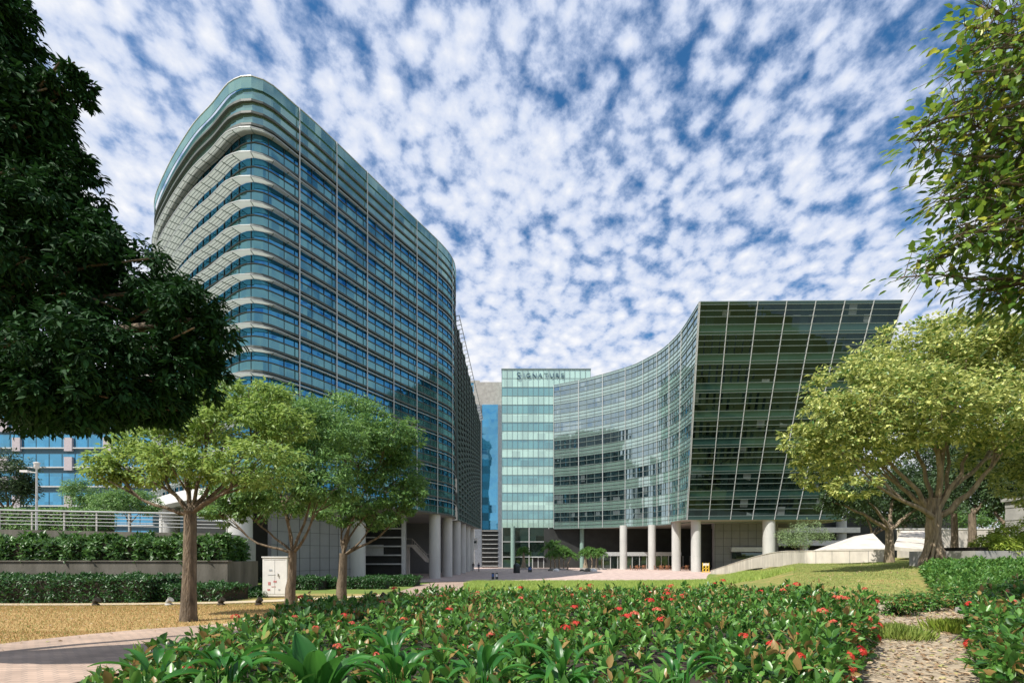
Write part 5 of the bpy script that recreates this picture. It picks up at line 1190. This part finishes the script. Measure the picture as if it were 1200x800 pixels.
def barrier():
    D = 89; x = xa(827, D); root = thing('yellow_barrier', 'yellow barrier with round cut outs beside the nearest right hand column', 'barrier', (x, D, .0))
    for dx in (-.55, .05, .6):
        b = MB(); b.box((x + dx, D, .9), (.09, .08, 1.8)); b.box((x + dx, D, .04), (.4, .5, .08)); b.build('leg', M['yellow'], root)
    b = MB()
    for dx in (-.25, .33):
        for z in (.45, 1.05):
            pts = [(x + dx + .24 * math.cos(a), D, z + .26 * math.sin(a)) for a in [k * math.pi / 6 for k in range(13)]]; b.tube(pts, .05, 6, cap=False)
    b.build('ring_panel', M['yellow'], root)
    b = MB(); b.box((x + .05, D, 1.45), (1.1, .05, .5)); b.build('notice_board', M['white'], root)
barrier()
def cafe_chair():
    root = thing('cafe_chair', 'brown cafe chair on the shaded terrace under the curved wall', 'chair', (0, 0, 0), 0, 'brown cafe chairs under the curved wall'); s_abs[0] = False; m_ = M['wood']
    b = MB(); b.box((0, 0, .46), (.48, .46, .06)); b.build('seat', m_, root)
    b = MB(); b.box((0, .22, .78), (.48, .05, .42)); b.build('backrest', m_, root)
    for sx in (-.2, .2):
        for sy in (-.2, .2): b = MB(); b.bar((sx, sy, 0), (sx, sy, .43), .05); b.build('leg', m_, root)
    s_abs[0] = True; return root
def copy_tree(o, parent=None):
    c = o.copy(); COL.objects.link(c); c.parent = parent
    for ch in [q for q in C.objects if q.parent == o]: copy_tree(ch, c)
    return c
def cafe_table():
    root = thing('cafe_table', 'small round brown cafe table on the shaded terrace', 'table', (0, 0, 0), 0, 'cafe tables under the curved wall'); s_abs[0] = False
    b = MB(); b.lathe((0, 0, .72), [(.42, 0), (.42, .035)], 18); b.build('tabletop', M['wood'], root)
    b = MB(); b.lathe((0, 0, 0), [(.25, 0), (.22, .04), (.04, .06), (.04, .72)], 12); b.build('pedestal', M['bar_dark'], root); s_abs[0] = True; return root
M['wood'] = mat('brown_wood', (.28, .12, .06), .5, var=.3)
ch0 = cafe_chair(); tb0 = cafe_table(); first = [True]
bpy.context.view_layer.update()
for i, px in enumerate((744, 752, 772, 779, 786, 802)):
    D = 103 + (i % 2) * 3; x = xa(px, D); t = tb0 if i == 0 else copy_tree(tb0); t.location = (x, D, .02)
    for dx, dy, rz in ((-.75, 0, R(90)), (.75, .1, R(-90)), (.1, -.75, R(180))):
        c = ch0 if first[0] else copy_tree(ch0); first[0] = False; c.location = (x + dx, D + dy, .02); c.rotation_euler = (0, 0, rz)

def palm(px, D, h, label, seed, stems=1, kind=0):
    x = xa(px, D); root = thing('entrance_palm' if kind == 0 else 'bottle_trunk_tree', label, 'tree', (x, D, .02)); rr = random.Random(seed); tr = MB(); P = []; A = []
    for s in range(stems):
        dx = (s - (stems - 1) / 2) * .9; tx = x + dx * 1.5; hh = h * rr.uniform(.8, 1.1)
        if kind: prof = [.7, .55, .34, .2, .14]
        else: prof = [.2, .14, .11, .1, .09]
        tr.tube([(x + dx, D, 0), (x + dx, D, hh * .12), (x + dx + .05, D, hh * .35), (tx, D, hh * .65), (tx, D, hh * .8)], prof, 9, jit=.04)
        for k in range(34 if kind == 0 else 60):
            a = rr.uniform(0, 6.28); e = rr.uniform(-.3, 1.2); L = h * .32 * rr.uniform(.7, 1.1); n = 8; p = Vector((tx, D, hh * .8)); d = Vector((math.cos(a) * math.cos(e), math.sin(a) * math.cos(e), math.sin(e)))
            for j in range(n): p = p + d * L / n; d.z -= .13; P.append(p.copy()); A.append(d + Vector((rr.gauss(0, .5), rr.gauss(0, .5), rr.gauss(-.3, .3))))
    tr.build('trunk', M['bark_pale'], root, True)
    P = np.array([tuple(p) for p in P]); A = np.array([tuple(p) for p in A]); P = np.repeat(P, 4, 0); A = np.repeat(A, 4, 0); g = np.random.default_rng(seed); A = A + g.normal(size=A.shape) * .5; P = P + g.normal(size=P.shape) * .1
    ln = g.uniform(.25, .5, len(P)); make_leaves('crown', P, A, np.tile([0, 0, 1.], (len(P), 1)) + g.normal(size=P.shape) * .4, ln, ln * .28, T_FAR, M['lf_cover'], root)
    b = MB(); b.lathe((x, D, .02), [(1.2, 0), (1.2, .35), (1.05, .36), (1.05, .28)], 20); b.build('planter_ring', M['concrete'], root)
palm(613.5, 106, 5.2, 'single swollen trunk tree left of the entrance doors', 501, 1, 1)
palm(650, 106, 6.5, 'tall clump of three stems in front of the entrance glass', 502, 3)
palm(658, 104, 5.0, 'shorter leafy clump just right of the tall three stemmed clump', 503, 4)
palm(686, 107, 5.0, 'swollen trunk tree nearest the start of the curved wall', 504, 1, 1)
palm(696, 105, 6.0, 'two stemmed palm right of the entrance hall', 505, 2)
palm(705, 106, 4.6, 'small palm at the right end of the entrance planting', 506, 1)
for i, (px, D, s, lab) in enumerate([(645, 97, .55, 'low dark boulder in front of the tall entrance clump'), (652, 94, .7, 'pale boulder in front of the tall entrance clump'), (682, 96, .5, 'low boulder near the swollen trunk tree'), (689, 94, .8, 'dark boulder left of the white one by the entrance palms'), (695.5, 93, .7, 'white boulder by the entrance palms')]):
    x = xa(px, D); rr = random.Random(i); b = MB(); b.lathe((x, D, 0), [(s * .9, 0), (s, .2 * s), (s * .85, .55 * s), (s * .4, .8 * s), (.03, .85 * s)], 9); b.v = [(v[0] + rr.uniform(-.08, .08), v[1] + rr.uniform(-.08, .08), v[2] + rr.uniform(-.03, .03)) for v in b.v]
    tag(b.build('boulder', M['white'] if i in (1, 4) else M['wallstain'], None, True), lab, 'boulder', 'boulders at the entrance')
